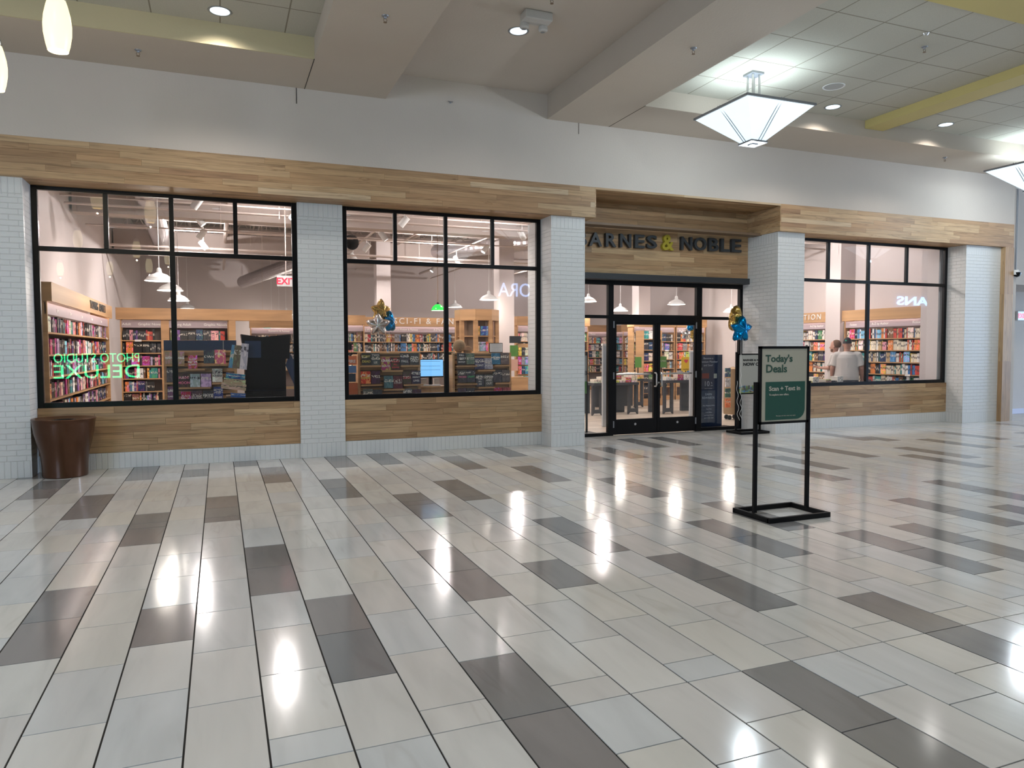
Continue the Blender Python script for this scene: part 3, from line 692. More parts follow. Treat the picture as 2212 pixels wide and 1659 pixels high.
YS = 10.78
B0, B1 = PY(1603, 764, YS), PY(1650, 850, YS)
pgry = mat('pale_poster', (.44, .43, .39), .5)
t, iw, yf = stand('sign_stand', 'black poster stand with an opening announcement beside the entrance, partly hidden', 8.70, 9.24, YS, .20, B0.z+.03, B1.z, B0.z, pgry)
dk = mat('black_ink', (.02, .02, .02), .5)
tx('BARNES & NOBLE', 1603.5, 780, 4.2, dk, .002, 48, t, YS); tx('NOW OPEN', 1603.5, 790, 6.5, dk, .004, 50, t, YS)
g = MB(); rg = random.Random(2)
tl = t.location
for k in range(64):
    x = rg.uniform(-iw+.01, iw-.01); z0 = B1.z+.03+rg.random()*.10; c = rg.choice([(.10, .22, .40), (.16, .26, .10), (.25, .32, .12), (.35, .25, .2), (.12, .12, .10), (.18, .35, .45)])
    g.box(x-.022, x+.022, yf-.002-.0004*k/10, yf-.001, z0, z0+rg.uniform(.02, .05), 0, c)
g.box(-iw, iw, yf-.001, yf, B1.z+.022, B1.z+.05, 0, (.30, .38, .16)); g.build('picture', attr_grain('print', .5, .3, (1, 1, 1)), t)

# ------------------------------------------------------------------ balloons
def star(name, m, R, c, rz=0, tilt=0, parent=None, thick=.42):
    """inflated five pointed foil star"""
    g = MB(); n = 5; rings = 7; seg = 40
    def outline(a):
        k = (a/(2*PI)*n) % 1; k = abs(k-.5)*2; return R*(.60+.4*k**1.3)
    for s in (1, -1):
        b = len(g.v)
        for i in range(rings+1):
            f = i/rings
            for q in range(seg):
                a = 2*PI*q/seg; rr = outline(a)*f; h = thick*R*math.sqrt(max(0, 1-f**2.2))*(1+.10*math.cos(n*a)*f)
                h *= (.55+.45*outline(a)/R) if f > .3 else 1
                h += .012*R*math.sin(14*a)*f*f*(1-f)*4
                g.v.append((rr*math.sin(a), -s*h, rr*math.cos(a)))
        for i in range(rings):
            for q in range(seg):
                j = (q+1) % seg; g.face([b+i*seg+q, b+i*seg+j, b+(i+1)*seg+j, b+(i+1)*seg+q])
    o = g.build(name, m, parent, smooth=True); 
    for md in list(o.modifiers): o.modifiers.remove(md)
    me = o.data; bm = bmesh.new(); bm.from_mesh(me); bmesh.ops.remove_doubles(bm, verts=bm.verts[:], dist=.0008); bmesh.ops.recalc_face_normals(bm, faces=bm.faces[:]); bm.to_mesh(me); bm.free()
    me.polygons.foreach_set('use_smooth', [True]*len(me.polygons))
    o.location = c; o.rotation_euler = (tilt, 0, rz); return o
def ribbon(name, parent, a, b, curl, m=None):
    pts = []; a, b = Vector(a), Vector(b); n = 70; rnd = random.Random(int(a.x*100))
    for i in range(n+1):
        f = i/n; p = a.lerp(b, f); k = curl*max(0, f-.25); p += Vector((math.sin(f*46)*k, math.cos(f*46)*k*.6, 0)); pts.append(p)
    return MB().tube(pts, .0038, 4).build(name, m or M['ribbon'], parent)
def balloon(label, m, loc, R, rz, tilt, tie, curl=.02, grp=None):
    t = thing('balloon', label, 'balloon', (0, 0, 0), 0, grp)
    star('foil_star', m, R, loc, rz, tilt, t)
    b = Vector(loc)-Vector((0, 0, R*.62))
    MB().lathe([(.006, .02), (.018, -.03), (0, -.03)], tuple(b), 8).build('neck', m, t)
    ribbon('ribbon', t, b, tie, curl); return t
def bl(px, py, Y): return tuple(PY(px, py, Y))
balloon('blue foil star balloon tied to the poster stand by the entrance', M['fblue'], bl(1601, 712, 10.65), .255, .15, .12, bl(1600, 905, 10.62), .03, 'foil balloons outside the entrance')
balloon('gold foil balloon seen edge-on above the blue star outside', M['fgold'], bl(1588, 690, 10.85), .26, 1.05, .1, bl(1595, 908, 10.70), .03, 'foil balloons outside the entrance')
gi = 'foil balloons behind the second window'
balloon('gold foil balloon, uppermost of the bunch behind the second window', M['fgold'], bl(822, 672, 11.6), .20, .5, .1, bl(836, 762, 11.75), .006, gi)
balloon('silver foil star balloon, lowest of the bunch behind the second window', M['fsil'], bl(817, 702, 11.5), .20, -.25, .2, bl(838, 762, 11.75), .006, gi)
balloon('blue foil balloon seen edge-on at the right of the bunch behind the second window', M['fblue'], bl(841, 695, 11.7), .19, 1.0, -.1, bl(840, 762, 11.75), .006, gi)
gi = 'foil balloons inside the right door leaf'
balloon('blue foil balloon behind the top of the right door leaf', M['fblue'], bl(1491, 702, 12.6), .15, .6, 0, bl(1490, 760, 12.7), .006, gi)
balloon('silver foil balloon under the blue one behind the right door leaf', M['fsil'], bl(1481, 722, 12.5), .13, .2, .2, bl(1489, 762, 12.7), .006, gi)
balloon('gold foil balloon beside the silver one behind the right door leaf', M['fgold'], bl(1496, 722, 12.7), .12, .8, 0, bl(1491, 762, 12.7), .006, gi)
# ================================================================== inside the bookstore
c = MB(); c.box(-2.55, -2.45, 11.1, 28.2, 0, 5.9); struct(c.build('wall_store_left', M['swall']), 'left wall of the bookstore')
c = MB(); c.box(14.45, 14.6, 11.1, 28.2, 0, 5.9); c.box(14.02, 14.45, 10.95, 11.36, 0, 5.9); c.box(13.98, 14.45, 13.52, 13.98, 0, 5.9)
struct(c.build('wall_store_right', M['swall']), 'right wall of the bookstore with pilasters')
c = MB(); c.box(-2.55, 14.6, 28.0, 28.2, 0, 5.9); struct(c.build('wall_store_back', M['swall']), 'back wall of the bookstore')
c = MB(); c.box(-2.5, 5.43, 10.9, 10.96, 3.66, 5.9); c.box(9.3, 14.5, 10.9, 10.96, 3.66, 5.9); c.box(5.43, 9.3, 11.40, 11.46, 2.80, 5.9); c.box(5.37, 5.43, 10.9, 11.46, 3.66, 5.9); c.box(9.3, 9.36, 10.9, 11.46, 3.66, 5.9); c.box(-2.45, -2.16, 10.9, 11.0, 0, 3.66); struct(c.build('wall_store_front', M['swall']), 'inner face of the shopfront wall')
c = MB(); c.box(-2.55, 14.6, 10.9, 28.2, 5.62, 5.9)
for k in range(115): c.box(-2.5, 14.5, 10.95+k*.15, 10.95+k*.15+.075, 5.58, 5.62)
struct(c.build('ceiling_store', M['sceil']), 'corrugated open ceiling of the bookstore')
c = MB(); c.box(-2.45, 1.0, 17.95, 18.2, 0, 5.6) ; 
c = MB(); c.box(6.55, 6.95, 17.2, 17.6, 0, 5.58); c.box(4.15, 4.55, 20.6, 21.0, 0, 5.58); c.box(11.9, 12.3, 19.3, 19.7, 0, 5.58); c.box(7.0, 7.35, 11.9, 12.25, 3.0, 5.58) if False else None
struct(c.build('column', M['swall']), 'pale square columns inside the bookstore')
c = MB(); c.box(-2.4, 14.4, 15.2, 15.55, 4.05, 4.6); c.box(-2.4, 14.4, 20.8, 21.2, 4.0, 4.6)
struct(c.build('beam', M['sceil']), 'painted beams crossing the bookstore ceiling')

BK = []                                  # books on the shelves
CN = {'black': (.015, .015, .018), 'charcoal': (.05, .05, .06), 'navy': (.02, .04, .12), 'crimson': (.40, .02, .04), 'red': (.62, .07, .05), 'orange': (.78, .26, .06), 'yellow': (.80, .58, .10),
      'cream': (.78, .70, .55), 'white': (.82, .80, .78), 'pink': (.80, .35, .42), 'magenta': (.50, .04, .22), 'purple': (.20, .08, .32), 'blue': (.06, .22, .52), 'sky blue': (.22, .52, .75),
      'teal': (.03, .26, .28), 'green': (.06, .24, .10), 'olive': (.24, .24, .08), 'brown': (.20, .10, .05), 'tan': (.50, .36, .20), 'grey': (.28, .28, .30), 'lilac': (.48, .38, .58)}
PAL = {'ya': ['black']*5+['charcoal']*4+['navy', 'crimson', 'pink', 'magenta', 'purple', 'sky blue', 'grey', 'white', 'cream', 'orange', 'teal', 'brown', 'lilac', 'red'],
       'fic': ['white']*4+['cream']*4+['black', 'charcoal', 'red', 'red', 'orange', 'yellow', 'sky blue', 'blue', 'navy', 'teal', 'pink', 'tan', 'brown', 'green', 'grey'],
       'sci': ['black']*3+['charcoal']*2+['navy', 'white', 'cream', 'red', 'orange', 'yellow', 'blue', 'teal', 'crimson', 'grey', 'brown', 'white']}
ORD = ['first', 'second', 'third', 'fourth', 'fifth', 'sixth', 'seventh', 'eighth', 'ninth']
def fill(mw, L, x0, x1, z, pal, tagname, row, rnd, face=.14, y0=.05, hmax=.235, thick=(.018, .046)):
    x = x0; n = 0
    while x < x1-.02:
        if rnd.random() < face*.35:
            w = rnd.uniform(.13, .155); k = rnd.randint(1, 1); h = rnd.uniform(.195, min(.235, hmax)); cl = rnd.choice(PAL[pal])
            if x+w > x1: break
            n += 1; BK.append((mw, (x+w/2, y0+.02, z), (w, .035, h), cl, True, tagname, row, n, 0)); x += w+.012
        elif rnd.random() < .25:                        # a run of the same title
            w = rnd.uniform(.025, .04); h = rnd.uniform(.18, hmax); cl = rnd.choice(PAL[pal])
            for q in range(rnd.randint(2, 4)):
                if x+w > x1: break
                n += 1; BK.append((mw, (x+w/2, y0+.07, z), (w-.002, .14, h), cl, False, tagname, row, n, 0)); x += w
        else:
            w = rnd.uniform(*thick); h = rnd.uniform(.165, hmax); cl = rnd.choice(PAL[pal]); n += 1
            if x+w > x1: break
            BK.append((mw, (x+w/2, y0+.07+rnd.uniform(0, .02), z), (w-.002, .14, h), cl, False, tagname, row, n, 0))
            x += w+(rnd.random() < .06)*.03
ROWS = [1.77, 1.50, 1.23, .955, .68, .41]
def bookcase(label, loc, rz, L, pal, tagname, sign=None, strips=(), rows=ROWS, header=True, post=True, face=.14, seed=1, group=None, zt_=2.45, hb=2.20, thick=(.018, .046)):
    t = thing('bookcase', label, 'bookcase', loc, rz, group); D = .33
    mw = Matrix.Translation(Vector(loc)) @ Matrix.Rotation(rz, 4, 'Z')
    for x in (0, L-.025): MB().box(x, x+.025, .0, D, 0, hb).build('side_panel', M['oak'], t)
    MB().box(.025, L-.025, D-.02, D, .1, hb).build('back_panel', M['sback'], t)
    for z in rows: MB().box(.025, L-.025, -.0, D-.02, z-.022, z).build('shelf', M['oak'], t)
    MB().box(0, L, .03, D, 0, .12).build('base', M['oak'], t)
    MB().box(.0, L, .015, .03, 2.035, 2.185).build('sign_strip', M['strip'], t)
    for s, fx in strips: text('lettering', s, .075, M['tagw'], t, (L*fx, .0135, 2.085), off=.001)
    if header:
        hbx = MB(); hbx.box(-.02, L+.02, -.06, -.04, hb, zt_); hbx.box(-.02, 0, -.04, D, hb, zt_); hbx.box(L, L+.02, -.04, D, hb, zt_); hbx.box(0, L, -.04, D, zt_-.02, zt_); hbx.build('header_board', M['oak'], t)
        MB().box(.03, L-.03, -.03, -.005, hb+.03, hb+.045).build('light_bar', M['ledbar'], t)
    if sign: text('sign_lettering', sign[0], sign[2] if len(sign) > 2 else .16, sign[3] if len(sign) > 3 else M['tagw'], t, (L*sign[1], -.066, (hb+zt_)/2-.055), spacing=1.35, ext=.006)
    rnd = random.Random(seed)
    for i, z in enumerate(rows): fill(mw, L, .04, L-.04, z+.001, pal, tagname, i, rnd, face, thick=thick)
    for k in range(max(1, int(L/1.1))):   # white shelf cards
        z = rows[rnd.randint(0, len(rows)-1)]; x = rnd.uniform(.1, L-.2)
        MB().quad([(x, -.012, z-.03), (x+.13, -.012, z-.03), (x+.13, .0, z+.012), (x, .0, z+.012)]).build('shelf_card', M['tagw'], t)
    return t
# left wall (reading direction runs into the depth)
bookcase('long wall bookcase under the lit young adult header, left wall', (-2.08, 11.15, 0), PI/2, 5.75, 'ya', 'left wall bookcase', ('YOUNG ADULT', .68, .20, M['char']), [('Teen', q) for q in (.13, .30, .47, .65, .84)], rows=[1.80, 1.50, 1.20, .90, .60, .30], face=1.0, seed=3, thick=(.05, .09))
bookcase('narrow bookcase in the corner with graphic novels strip, left window', (-1.93, 17.35, 0), 0, .80, 'ya', 'corner bookcase', None, [('Adult', .15), ('Graphic Novels', .72)], header=False, seed=4, face=.5)
bookcase('oak bookcase with young adult strip behind the left mullion', (-1.02, 17.35, 0), 0, 1.22, 'ya', 'young adult bookcase', None, [('Young Adult', .22), ('Graphic Novels', .78)], header=False, seed=5, face=.6)
c = MB(); c.box(-2.0, 1.55, 17.28, 17.6, 2.205, 2.45); c.box(.20, .34, 17.22, 17.6, 0, 2.2); c.box(-1.13, -1.02, 17.35, 17.6, 0, 2.2)
tag(c.build('header_panel', M['oak']), 'long oak header panel over the corner bookcases in the left window', 'panel')
bookcase('distant oak bookcase for romance and fantasy, left window', (.85, 22.6, 0), 0, 1.9, 'fic', 'romance bookcase', None, [('Romance & Fantasy', .42)], rows=ROWS[:4], seed=6)
bookcase('distant oak bookcase beside the left window frame', (2.35, 19.3, 0), 0, 1.2, 'fic', 'distant right bookcase', None, [('Fiction', .5)], rows=ROWS[:4], seed=7)
# second window
bookcase('long oak bookcase with a wide header lettered for science fiction', (3.22, 20.25, 0), 0, 4.1, 'sci', 'science fiction bookcase', ('SCI-FI & FANTASY', .62, .235), [('A-Z by Author', .14), ('Science Fiction & Fantasy', .40), ('A-Z by Author', .66)], rows=ROWS[:4], seed=8)
bookcase('bookcase with bestsellers right of the octagonal kiosk, second window', (7.6, 18.6, 0), 0, 2.2, 'fic', 'bestseller bookcase', None, [('New Releases', .5)], rows=ROWS[:5], seed=9, face=.8)
# seen through the entrance
bookcase('bookcase at the back of the store seen through the left sidelight', (12.6, 24.6, 0), 0, 1.9, 'fic', 'back bookcase', None, [('Fiction', .3)], rows=ROWS[:5], seed=10, face=.3)
bookcase('right wall bookcase headed fiction, seen through the left door leaf', (14.10, 24.0, 0), -PI/2, 4.6, 'fic', 'far wall fiction bookcase', ('FICTION', .40, .20), [('Fiction', .12), ('A-Z by Author', .5)], seed=12)
bookcase('free-standing fiction bookcase facing the entrance, right door leaf', (11.38, 18.75, 0), 0, 1.45, 'fic', 'right door bookcase', None, [('Fiction', .35)], seed=13, face=.35)
bookcase('fiction bookcase behind the right sidelight and the blue banner', (12.88, 18.75, 0), 0, 1.05, 'fic', 'sidelight bookcase', None, [('by Author', .25)], seed=14, face=.5)
# right wall
bookcase('right wall fiction bookcase behind the right-hand pane, third window', (14.10, 13.50, 0), -PI/2, 2.12, 'fic', 'right pane bookcase', None, [('Fiction', .12), ('A-Z by Author', .48), ('Fiction', .93)], seed=15, face=.3)
bookcase('right wall bookcase whose header ends in two letters, third window', (14.10, 17.3, 0), -PI/2, 3.3, 'fic', 'far pane bookcase', ('FICTION', .80, .20), [('A-Z by Author', .88)], seed=16, face=.3)

# ---- visible openings, to decide which books become objects of their own
OPEN = [(92, 372, 540, 870), (381, 640, 545, 862), (750, 960, 570, 858), (968, 1158, 575, 850), (1266, 1311, 600, 930), (1330, 1411, 699, 905), (1425, 1499, 699, 905), (1514, 1594, 605, 925), (1745, 1869, 600, 830), (1884, 2032, 605, 826)]
HIDE = [(355, 640, 735, 870), (772, 1100, 760, 870), (905, 960, 775, 870), (1511, 1561, 765, 930), (1635, 1745, 745, 920)]
def vis(px, py): return any(a <= px <= b and c <= py <= d for a, b, c, d in OPEN) and not any(a < px < b and c < py < d for a, b, c, d in HIDE)
vb = []; rest = []
CAM = Vector((0, 0, EYE))
for b in BK:
    mw, p, s, cl, fc, tn, row, n, lean = b; wc = mw @ Vector((p[0], p[1], p[2]+s[2]/2)); px, py = proj(wc)
    nrm = (mw.to_3x3() @ Vector((0, -1, 0))); vd = (CAM-wc); area = s[0]*s[2]*max(.02, nrm.dot(vd.normalized()))/vd.length_squared
    if vis(px, py): vb.append((area, b))
    elif -50 < px < 2300: rest.append(b)
vb.sort(key=lambda q: -q[0])
NOBJ = 215
indiv = [b for _, b in vb[:NOBJ]]; rest += [b for _, b in vb[NOBJ:]]

def book_mats():
    m = mat('book_cover', (.5, .5, .5), .38, spec=.5); n = N(m)
    oi = n.a('ShaderNodeObjectInfo'); tc = n.a('ShaderNodeTexCoord'); s = n.a('ShaderNodeSeparateXYZ'); n.l(tc.outputs['Object'], s.inputs[0])
    rd = oi.outputs['Random']
    cxy = n.a('ShaderNodeCombineXYZ'); n.l(s.outputs[0], cxy.inputs[0]); n.l(n.math('MULTIPLY', rd, 37.0), cxy.inputs[1]); n.l(s.outputs[2], cxy.inputs[2])
    t = n.a('ShaderNodeTexNoise', _Scale=2.6, _Detail=3.0, _Distortion=1.0); n.l(cxy.outputs[0], t.inputs['Vector'])
    alt = n.a('ShaderNodeHueSaturation'); alt.inputs['Saturation'].default_value = .9; alt.inputs['Value'].default_value = 1.6
    n.l(oi.outputs['Color'], alt.inputs['Color']); n.l(n.math('ADD', .25, n.math('MULTIPLY', rd, .5)), alt.inputs['Hue'])
    c = n.mix(n.ramp(t.outputs[0], [(.50, (0, 0, 0)), (.56, (.8, .8, .8))]), oi.outputs['Color'], alt.outputs[0])
    # a lettered band of random height in a light ink
    zc = s.outputs[2]; z0 = n.math('ADD', .35, n.math('MULTIPLY', rd, .35))
    band = n.math('MULTIPLY', n.math('GREATER_THAN', zc, z0), n.math('LESS_THAN', zc, n.math('ADD', z0, .2)))
    lt = n.a('ShaderNodeTexNoise', _Scale=9.0, _Detail=1.0)
    n.l(cxy.outputs[0], lt.inputs['Vector'])
    ink = n.math('MULTIPLY', band, n.math('GREATER_THAN', lt.outputs[0], .52))
    lum = n.a('ShaderNodeRGBToBW'); n.l(oi.outputs['Color'], lum.inputs[0])
    inkc = n.mix(n.math('GREATER_THAN', lum.outputs[0], .35), (.75, .70, .60), (.04, .04, .05))
    n.l(n.mix(ink, c, inkc), n.b.inputs['Base Color']); return m
M['cover'] = book_mats()
def book_mesh():
    g = MB(); g.box(-.5, .5, -.5, -.44, 0, 1, 0); g.box(-.5, -.44, -.44, .5, 0, 1, 0); g.box(.44, .5, -.44, .5, 0, 1, 0); g.box(-.44, .44, -.44, .46, .02, .985, 1)
    o = g.build('book', [M['cover'], M['paper']]); me = o.data; bpy.data.objects.remove(o); return me
BME = book_mesh()
def size_word(s, fc):
    if fc: return 'face-out '
    return 'thin ' if s[0] < .026 else ('thick ' if s[0] > .037 else '')
def nth(n):
    return ORD[n-1] if n <= 9 else ('%d%s' % (n, 'th' if 10 <= n % 100 <= 20 else {1: 'st', 2: 'nd', 3: 'rd'}.get(n % 10, 'th')))
for mw, p, s, cl, fc, tn, row, n, lean in indiv:
    o = bpy.data.objects.new('book', BME); COL.objects.link(o)
    o.matrix_world = mw @ Matrix.Translation(Vector(p)) @ Matrix.Rotation(lean, 4, 'Y') @ Matrix.Diagonal((*s, 1))
    k = .85+.3*((n*7+row*3) % 10)/10; o.color = (*[min(1, q*k) for q in CN[cl]], 1)
    tag(o, '%s%s book, %s from left, %s shelf, %s' % (size_word(s, fc), cl, nth(n), ORD[row], tn), 'book', 'books on the %s' % tn)
g = MB()
for mw, p, s, cl, fc, tn, row, n, lean in rest:
    k = R_.uniform(.8, 1.15); c = tuple(min(1, q*k) for q in CN[cl]); c2 = (.7, .66, .58) if sum(c) < .6 else (.06, .06, .07)
    b0 = len(g.v); x, y, z = p; w, d, h = s
    g.box(x-w/2, x+w/2, y-d/2, y+d/2, z, z+h, 0, c)
    f = R_.uniform(.3, .6); g.box(x-w*.3, x+w*.3, y-d/2-.0006, y-d/2+.001, z+h*f, z+h*(f+.22), 0, c2)
    if fc: g.box(x-w*.3, x+w*.25, y-d/2-.0006, y-d/2+.001, z+h*.08, z+h*.2, 0, CN[R_.choice(list(CN))])
    for i in range(b0, len(g.v)): g.v[i] = tuple(mw @ Vector(g.v[i]))
def col_mat(name, rough=.45):
    m = mat(name, (.5, .5, .5), rough); n = N(m); a = n.a('ShaderNodeAttribute', attribute_name='Col'); n.l(a.outputs['Color'], n.b.inputs['Base Color']); return m
M['col'] = col_mat('printed_cover')
tag(g.build('shelved_books', M['col']), 'rows of distant and half hidden books filling the store shelves', 'books', kind='stuff')
# ------------------------------------------------------------------ face-out display racks behind the windows
def rack(label, Y, px0, px1, pytop, header=False, ledges=(), slats=True):
    x0, x1 = PY(px0, 800, Y).x, PY(px1, 800, Y).x; zt_ = PY((px0+px1)/2, pytop, Y).z; xc = (x0+x1)/2; hw = (x1-x0)/2
    t = thing('display_rack', label, 'display rack', (xc, Y+.05, 0))
    for s in (-1, 1): MB().box(s*hw-(.04 if s > 0 else 0), s*hw+(.04 if s < 0 else 0), -.06, .45, .05, zt_).build('side_panel', M['oak'], t)
    g = MB(); z = .62
    while z < zt_-.05: g.box(-hw+.04, hw-.04, .0, .03, z, z+.055); z += .085
    g.box(-hw+.04, hw-.04, .03, .05, .3, zt_-.02, 1); g.build('slat_back', [M['oak'], M['oakd']], t)
    MB().box(-hw, hw, -.02, .45, zt_-.03, zt_).build('top_board', M['oak'], t)
    MB().box(-hw, hw, -.12, .5, 0, .16).build('base', M['oak'], t)
    if header:
        zh = PY((px0+px1)/2, header, Y).z; MB().box(-hw-.0, hw+.0, .05, .09, zt_, zh).build('header_board', M['navy'], t)
        MB().box(hw*.62, hw*.62+.01, .04, .05, zt_, zh).build('divider', M['steel'], t)
    for a, b, py in ledges:
        v0, v1 = PY(a, py, Y), PY(b, py, Y)
        l = MB(); l.box(v0.x-xc, v1.x-xc, -.13, .0, (v0.z+v1.z)/2-.02, (v0.z+v1.z)/2-.004); l.box(v0.x-xc, v1.x-xc, -.135, -.125, (v0.z+v1.z)/2-.02, (v0.z+v1.z)/2+.008)
        l.build('ledge', M['oak'], t)
    return t
def disp(lst, ox, oy, s, Y, where, grp):
    for i, (x0, x1, y0, y1, cl, title, ink, desc) in enumerate(lst):
        px0, px1, pyt, pyb = ox+x0/s, ox+x1/s, oy+y0/s, oy+y1/s; Yb = Y-.055
        a, b = PY(px0, pyb, Yb), PY(px1, pyb, Yb); tp = PY((px0+px1)/2, pyt, Yb)
        w = b.x-a.x; zb = (a.z+b.z)/2; h = max(.08, tp.z-zb)
        if py_low(pyb): h = .215; zb = tp.z-h
        o = bpy.data.objects.new('display_book', BME); COL.objects.link(o); o.location = ((a.x+b.x)/2, Yb, zb); o.scale = (w, .03, h); o.rotation_euler = (-.10, 0, 0)
        o.color = (*cl, 1); tag(o, desc+', '+where, 'book', grp)
        if title:
            ls = title.split('/'); 
            for q, l in enumerate(ls):
                f = 1-(q+.9)/(len(ls)+.5); sz = min(.9*h/(len(ls)+1)/.72*.75, w*1.45/max(3, len(l)))
                tt = text('lettering', l, sz, ink, None, (0, 0, 0), (0, 0, 0), ext=.0006, off=.0008)
                for v in tt.data.vertices: v.co = (v.co.x/w, -.52-v.co.z/.03-.02, (v.co.y)/h+f)
                tt.parent = o
def py_low(p): return p > 846
wi = mat('white_ink', (.75, .73, .68), .5); yi = mat('yellow_ink', (.7, .6, .12), .5); ri = mat('red_ink', (.65, .06, .08), .5); ki = mat('dark_ink', (.05, .05, .06), .5); pi_ = mat('pink_ink', (.85, .2, .35), .5)
rack('oak slatwall rack with a dark header and face-out books behind the left window', 12.2, 354, 512, 757, 735, [(357, 399, 788), (397, 443, 797.5), (442, 488, 787.5), (387, 455, 837), (458, 482, 827), (357, 376, 827)])
disp([(188, 415, 440, 735, (.30, .24, .14), 'GAME', wi, 'sepia cover with the word game, upper left corner'), (420, 648, 440, 735, (.32, .25, .15), 'GAME', wi, 'sepia cover beside its twin, behind the mullion'),
 (735, 958, 530, 840, (.50, .10, .05), 'SUPER/SCREEN', wi, 'red and cream patterned cover on its own ledge'), (1110, 1360, 400, 722, (.03, .035, .06), None, wi, 'dark cover with a round yellow seal'),
 (1375, 1635, 395, 730, (.60, .12, .22), None, wi, 'bright pink patterned cover'), (225, 395, 830, 1165, (.07, .07, .08), None, wi, 'black and white swirl cover left of the mullion'),
 (512, 765, 965, 1290, (.05, .01, .02), 'BLOOD/MOON', pi_, 'dark red cover titled with a moon'), (785, 1025, 970, 1285, (.38, .50, .48), None, wi, 'pale mint green cover'),
 (1042, 1290, 965, 1285, (.42, .30, .50), None, yi, 'purple cover with a yellow disc'), (1315, 1558, 845, 1165, (.66, .62, .55), 'RAVENS', ki, 'white cover with a dark bird'),
 (250, 400, 1270, 1600, (.12, .05, .14), 'GREAT/CARD', wi, 'dark purple cover low by the mullion'), (570, 805, 1395, 1610, (.45, .02, .05), 'BLACK/POWDER', wi, 'crimson cover with a white fan, bottom row'),
 (822, 1070, 1370, 1610, (.10, .05, .07), 'BOUND', wi, 'dark rose cover with one word, bottom row'), (1088, 1335, 1370, 1610, (.04, .04, .045), 'CROWS/GAME', wi, 'black cover with grey letters, bottom row'),
 (1345, 1570, 1275, 1590, (.02, .05, .22), 'SECONDS/TO/SPARE', wi, 'deep blue cover with white letters')], 340, 720, 11.0625, 12.2, 'rack behind the left window', 'face-out books on the left window rack')
rack('oak slatwall rack with dark thrillers, left of the monitor in the second window', 11.9, 773, 908, 761, None, [(777, 822, 790), (823, 868, 800.5), (864, 906, 789.5), (779, 823, 831), (827, 871, 840.5), (870, 912, 830.5)])
disp([(373, 510, 885, 1080, (.03, .03, .03), 'STAY/DEAD', yi, 'black cover reading stay dead'), (516, 655, 885, 1080, (.05, .07, .08), 'TWO/TRUTHS/LIE', wi, 'grey cover with large white letters'),
 (675, 820, 955, 1150, (.35, .03, .14), 'OVER/BLACK', wi, 'pink and violet sunset cover'), (825, 965, 950, 1145, (.05, .01, .015), "WE/WON'T/ALL/SURVIVE", ri, 'black cover with red hand lettering'),
 (970, 1110, 885, 1075, (.04, .05, .055), 'THEY ALL/FALL', wi, 'charcoal cover with small white title'), (1120, 1262, 885, 1070, (.045, .05, .05), 'THEY ALL/HAD', wi, 'charcoal cover with a white emblem'),
 (360, 510, 1170, 1365, (.60, .04, .02), 'SAMMO', yi, 'scarlet cover with a dark figure'), (520, 660, 1165, 1365, (.05, .01, .03), None, wi, 'near-black cover with a red frame'),
 (720, 860, 1240, 1430, (.07, .15, .18), None, wi, 'teal forest cover'), (865, 1005, 1240, 1440, (.10, .02, .03), 'A STUDY', wi, 'dark cover with red dress'),
 (1015, 1140, 1170, 1365, (.07, .06, .03), 'DUST', ri, 'black and gold cover'), (1150, 1290, 1160, 1365, (.02, .02, .05), 'TWO/PERFECT/LIVES', wi, 'navy cover with pink and white letters'),
 (395, 545, 1445, 1560, (.12, .14, .13), None, wi, 'grey green cover, bottom row'), (550, 690, 1455, 1560, (.04, .04, .06), None, wi, 'dark slate cover, bottom row'),
 (1020, 1155, 1440, 1560, (.15, .15, .15), None, wi, 'grey landscape cover, bottom row'), (1170, 1300, 1450, 1560, (.05, .01, .02), 'THE', ri, 'dark cover with a red square, bottom row')], 730, 640, 7.213, 11.9, 'rack left of the monitor', 'face-out books on the middle rack')
rack('oak slatwall rack with dark covers, right half of the second window', 11.9, 977, 1104, 762, None, [(984, 1027, 790), (1029, 1066, 799.5), (1065, 1100, 789), (985, 1028, 829), (1030, 1066, 836), (1067, 1104, 827)])
disp([(275, 405, 885, 1065, (.02, .02, .025), 'KILL/IRIS/BENTLEY', wi, 'black cover with three white words'), (415, 540, 890, 1060, (.10, .16, .12), None, wi, 'green and red framed cover'),
 (545, 690, 960, 1135, (.05, .05, .12), 'EDGE/POINT', wi, 'navy cover with slanted white title'), (695, 825, 965, 1135, (.28, .28, .36), 'EDGE/POINT', wi, 'silvery blue cover with slanted title'),
 (812, 942, 885, 1060, (.03, .16, .28), 'KISS', wi, 'bright blue cover with a white swirl'), (948, 1078, 880, 1060, (.12, .09, .09), None, wi, 'brown grey lace cover'),
 (288, 420, 1155, 1345, (.06, .05, .05), 'WICKED', pi_, 'dark cover with pink title and pale ghost'), (425, 550, 1155, 1340, (.04, .05, .06), 'CRAFT', mat('green_ink', (.1, .6, .2), .5), 'dark cover with green title'),
 (565, 690, 1220, 1405, (.05, .06, .07), 'RUN/KISS/ALL/DIE', wi, 'dark grey cover with four white words'), (700, 830, 1220, 1405, (.10, .10, .09), 'DOWN/AND/OUT', wi, 'grey cover with three white words'),
 (835, 962, 1150, 1340, (.05, .05, .06), None, wi, 'charcoal cover with a faint emblem'), (970, 1092, 1150, 1335, (.09, .08, .08), None, ri, 'grey cover with a red house'),
 (290, 412, 1430, 1560, (.06, .03, .04), None, wi, 'dark plum cover, bottom row'), (420, 545, 1430, 1560, (.03, .03, .035), None, wi, 'black cover, bottom row'),
 (845, 970, 1425, 1560, (.40, .03, .06), None, wi, 'crimson cover, bottom row'), (982, 1105, 1420, 1560, (.22, .03, .05), None, wi, 'dark red cover, bottom row')], 950, 640, 7.213, 11.9, 'right rack of the second window', 'face-out books on the right rack')

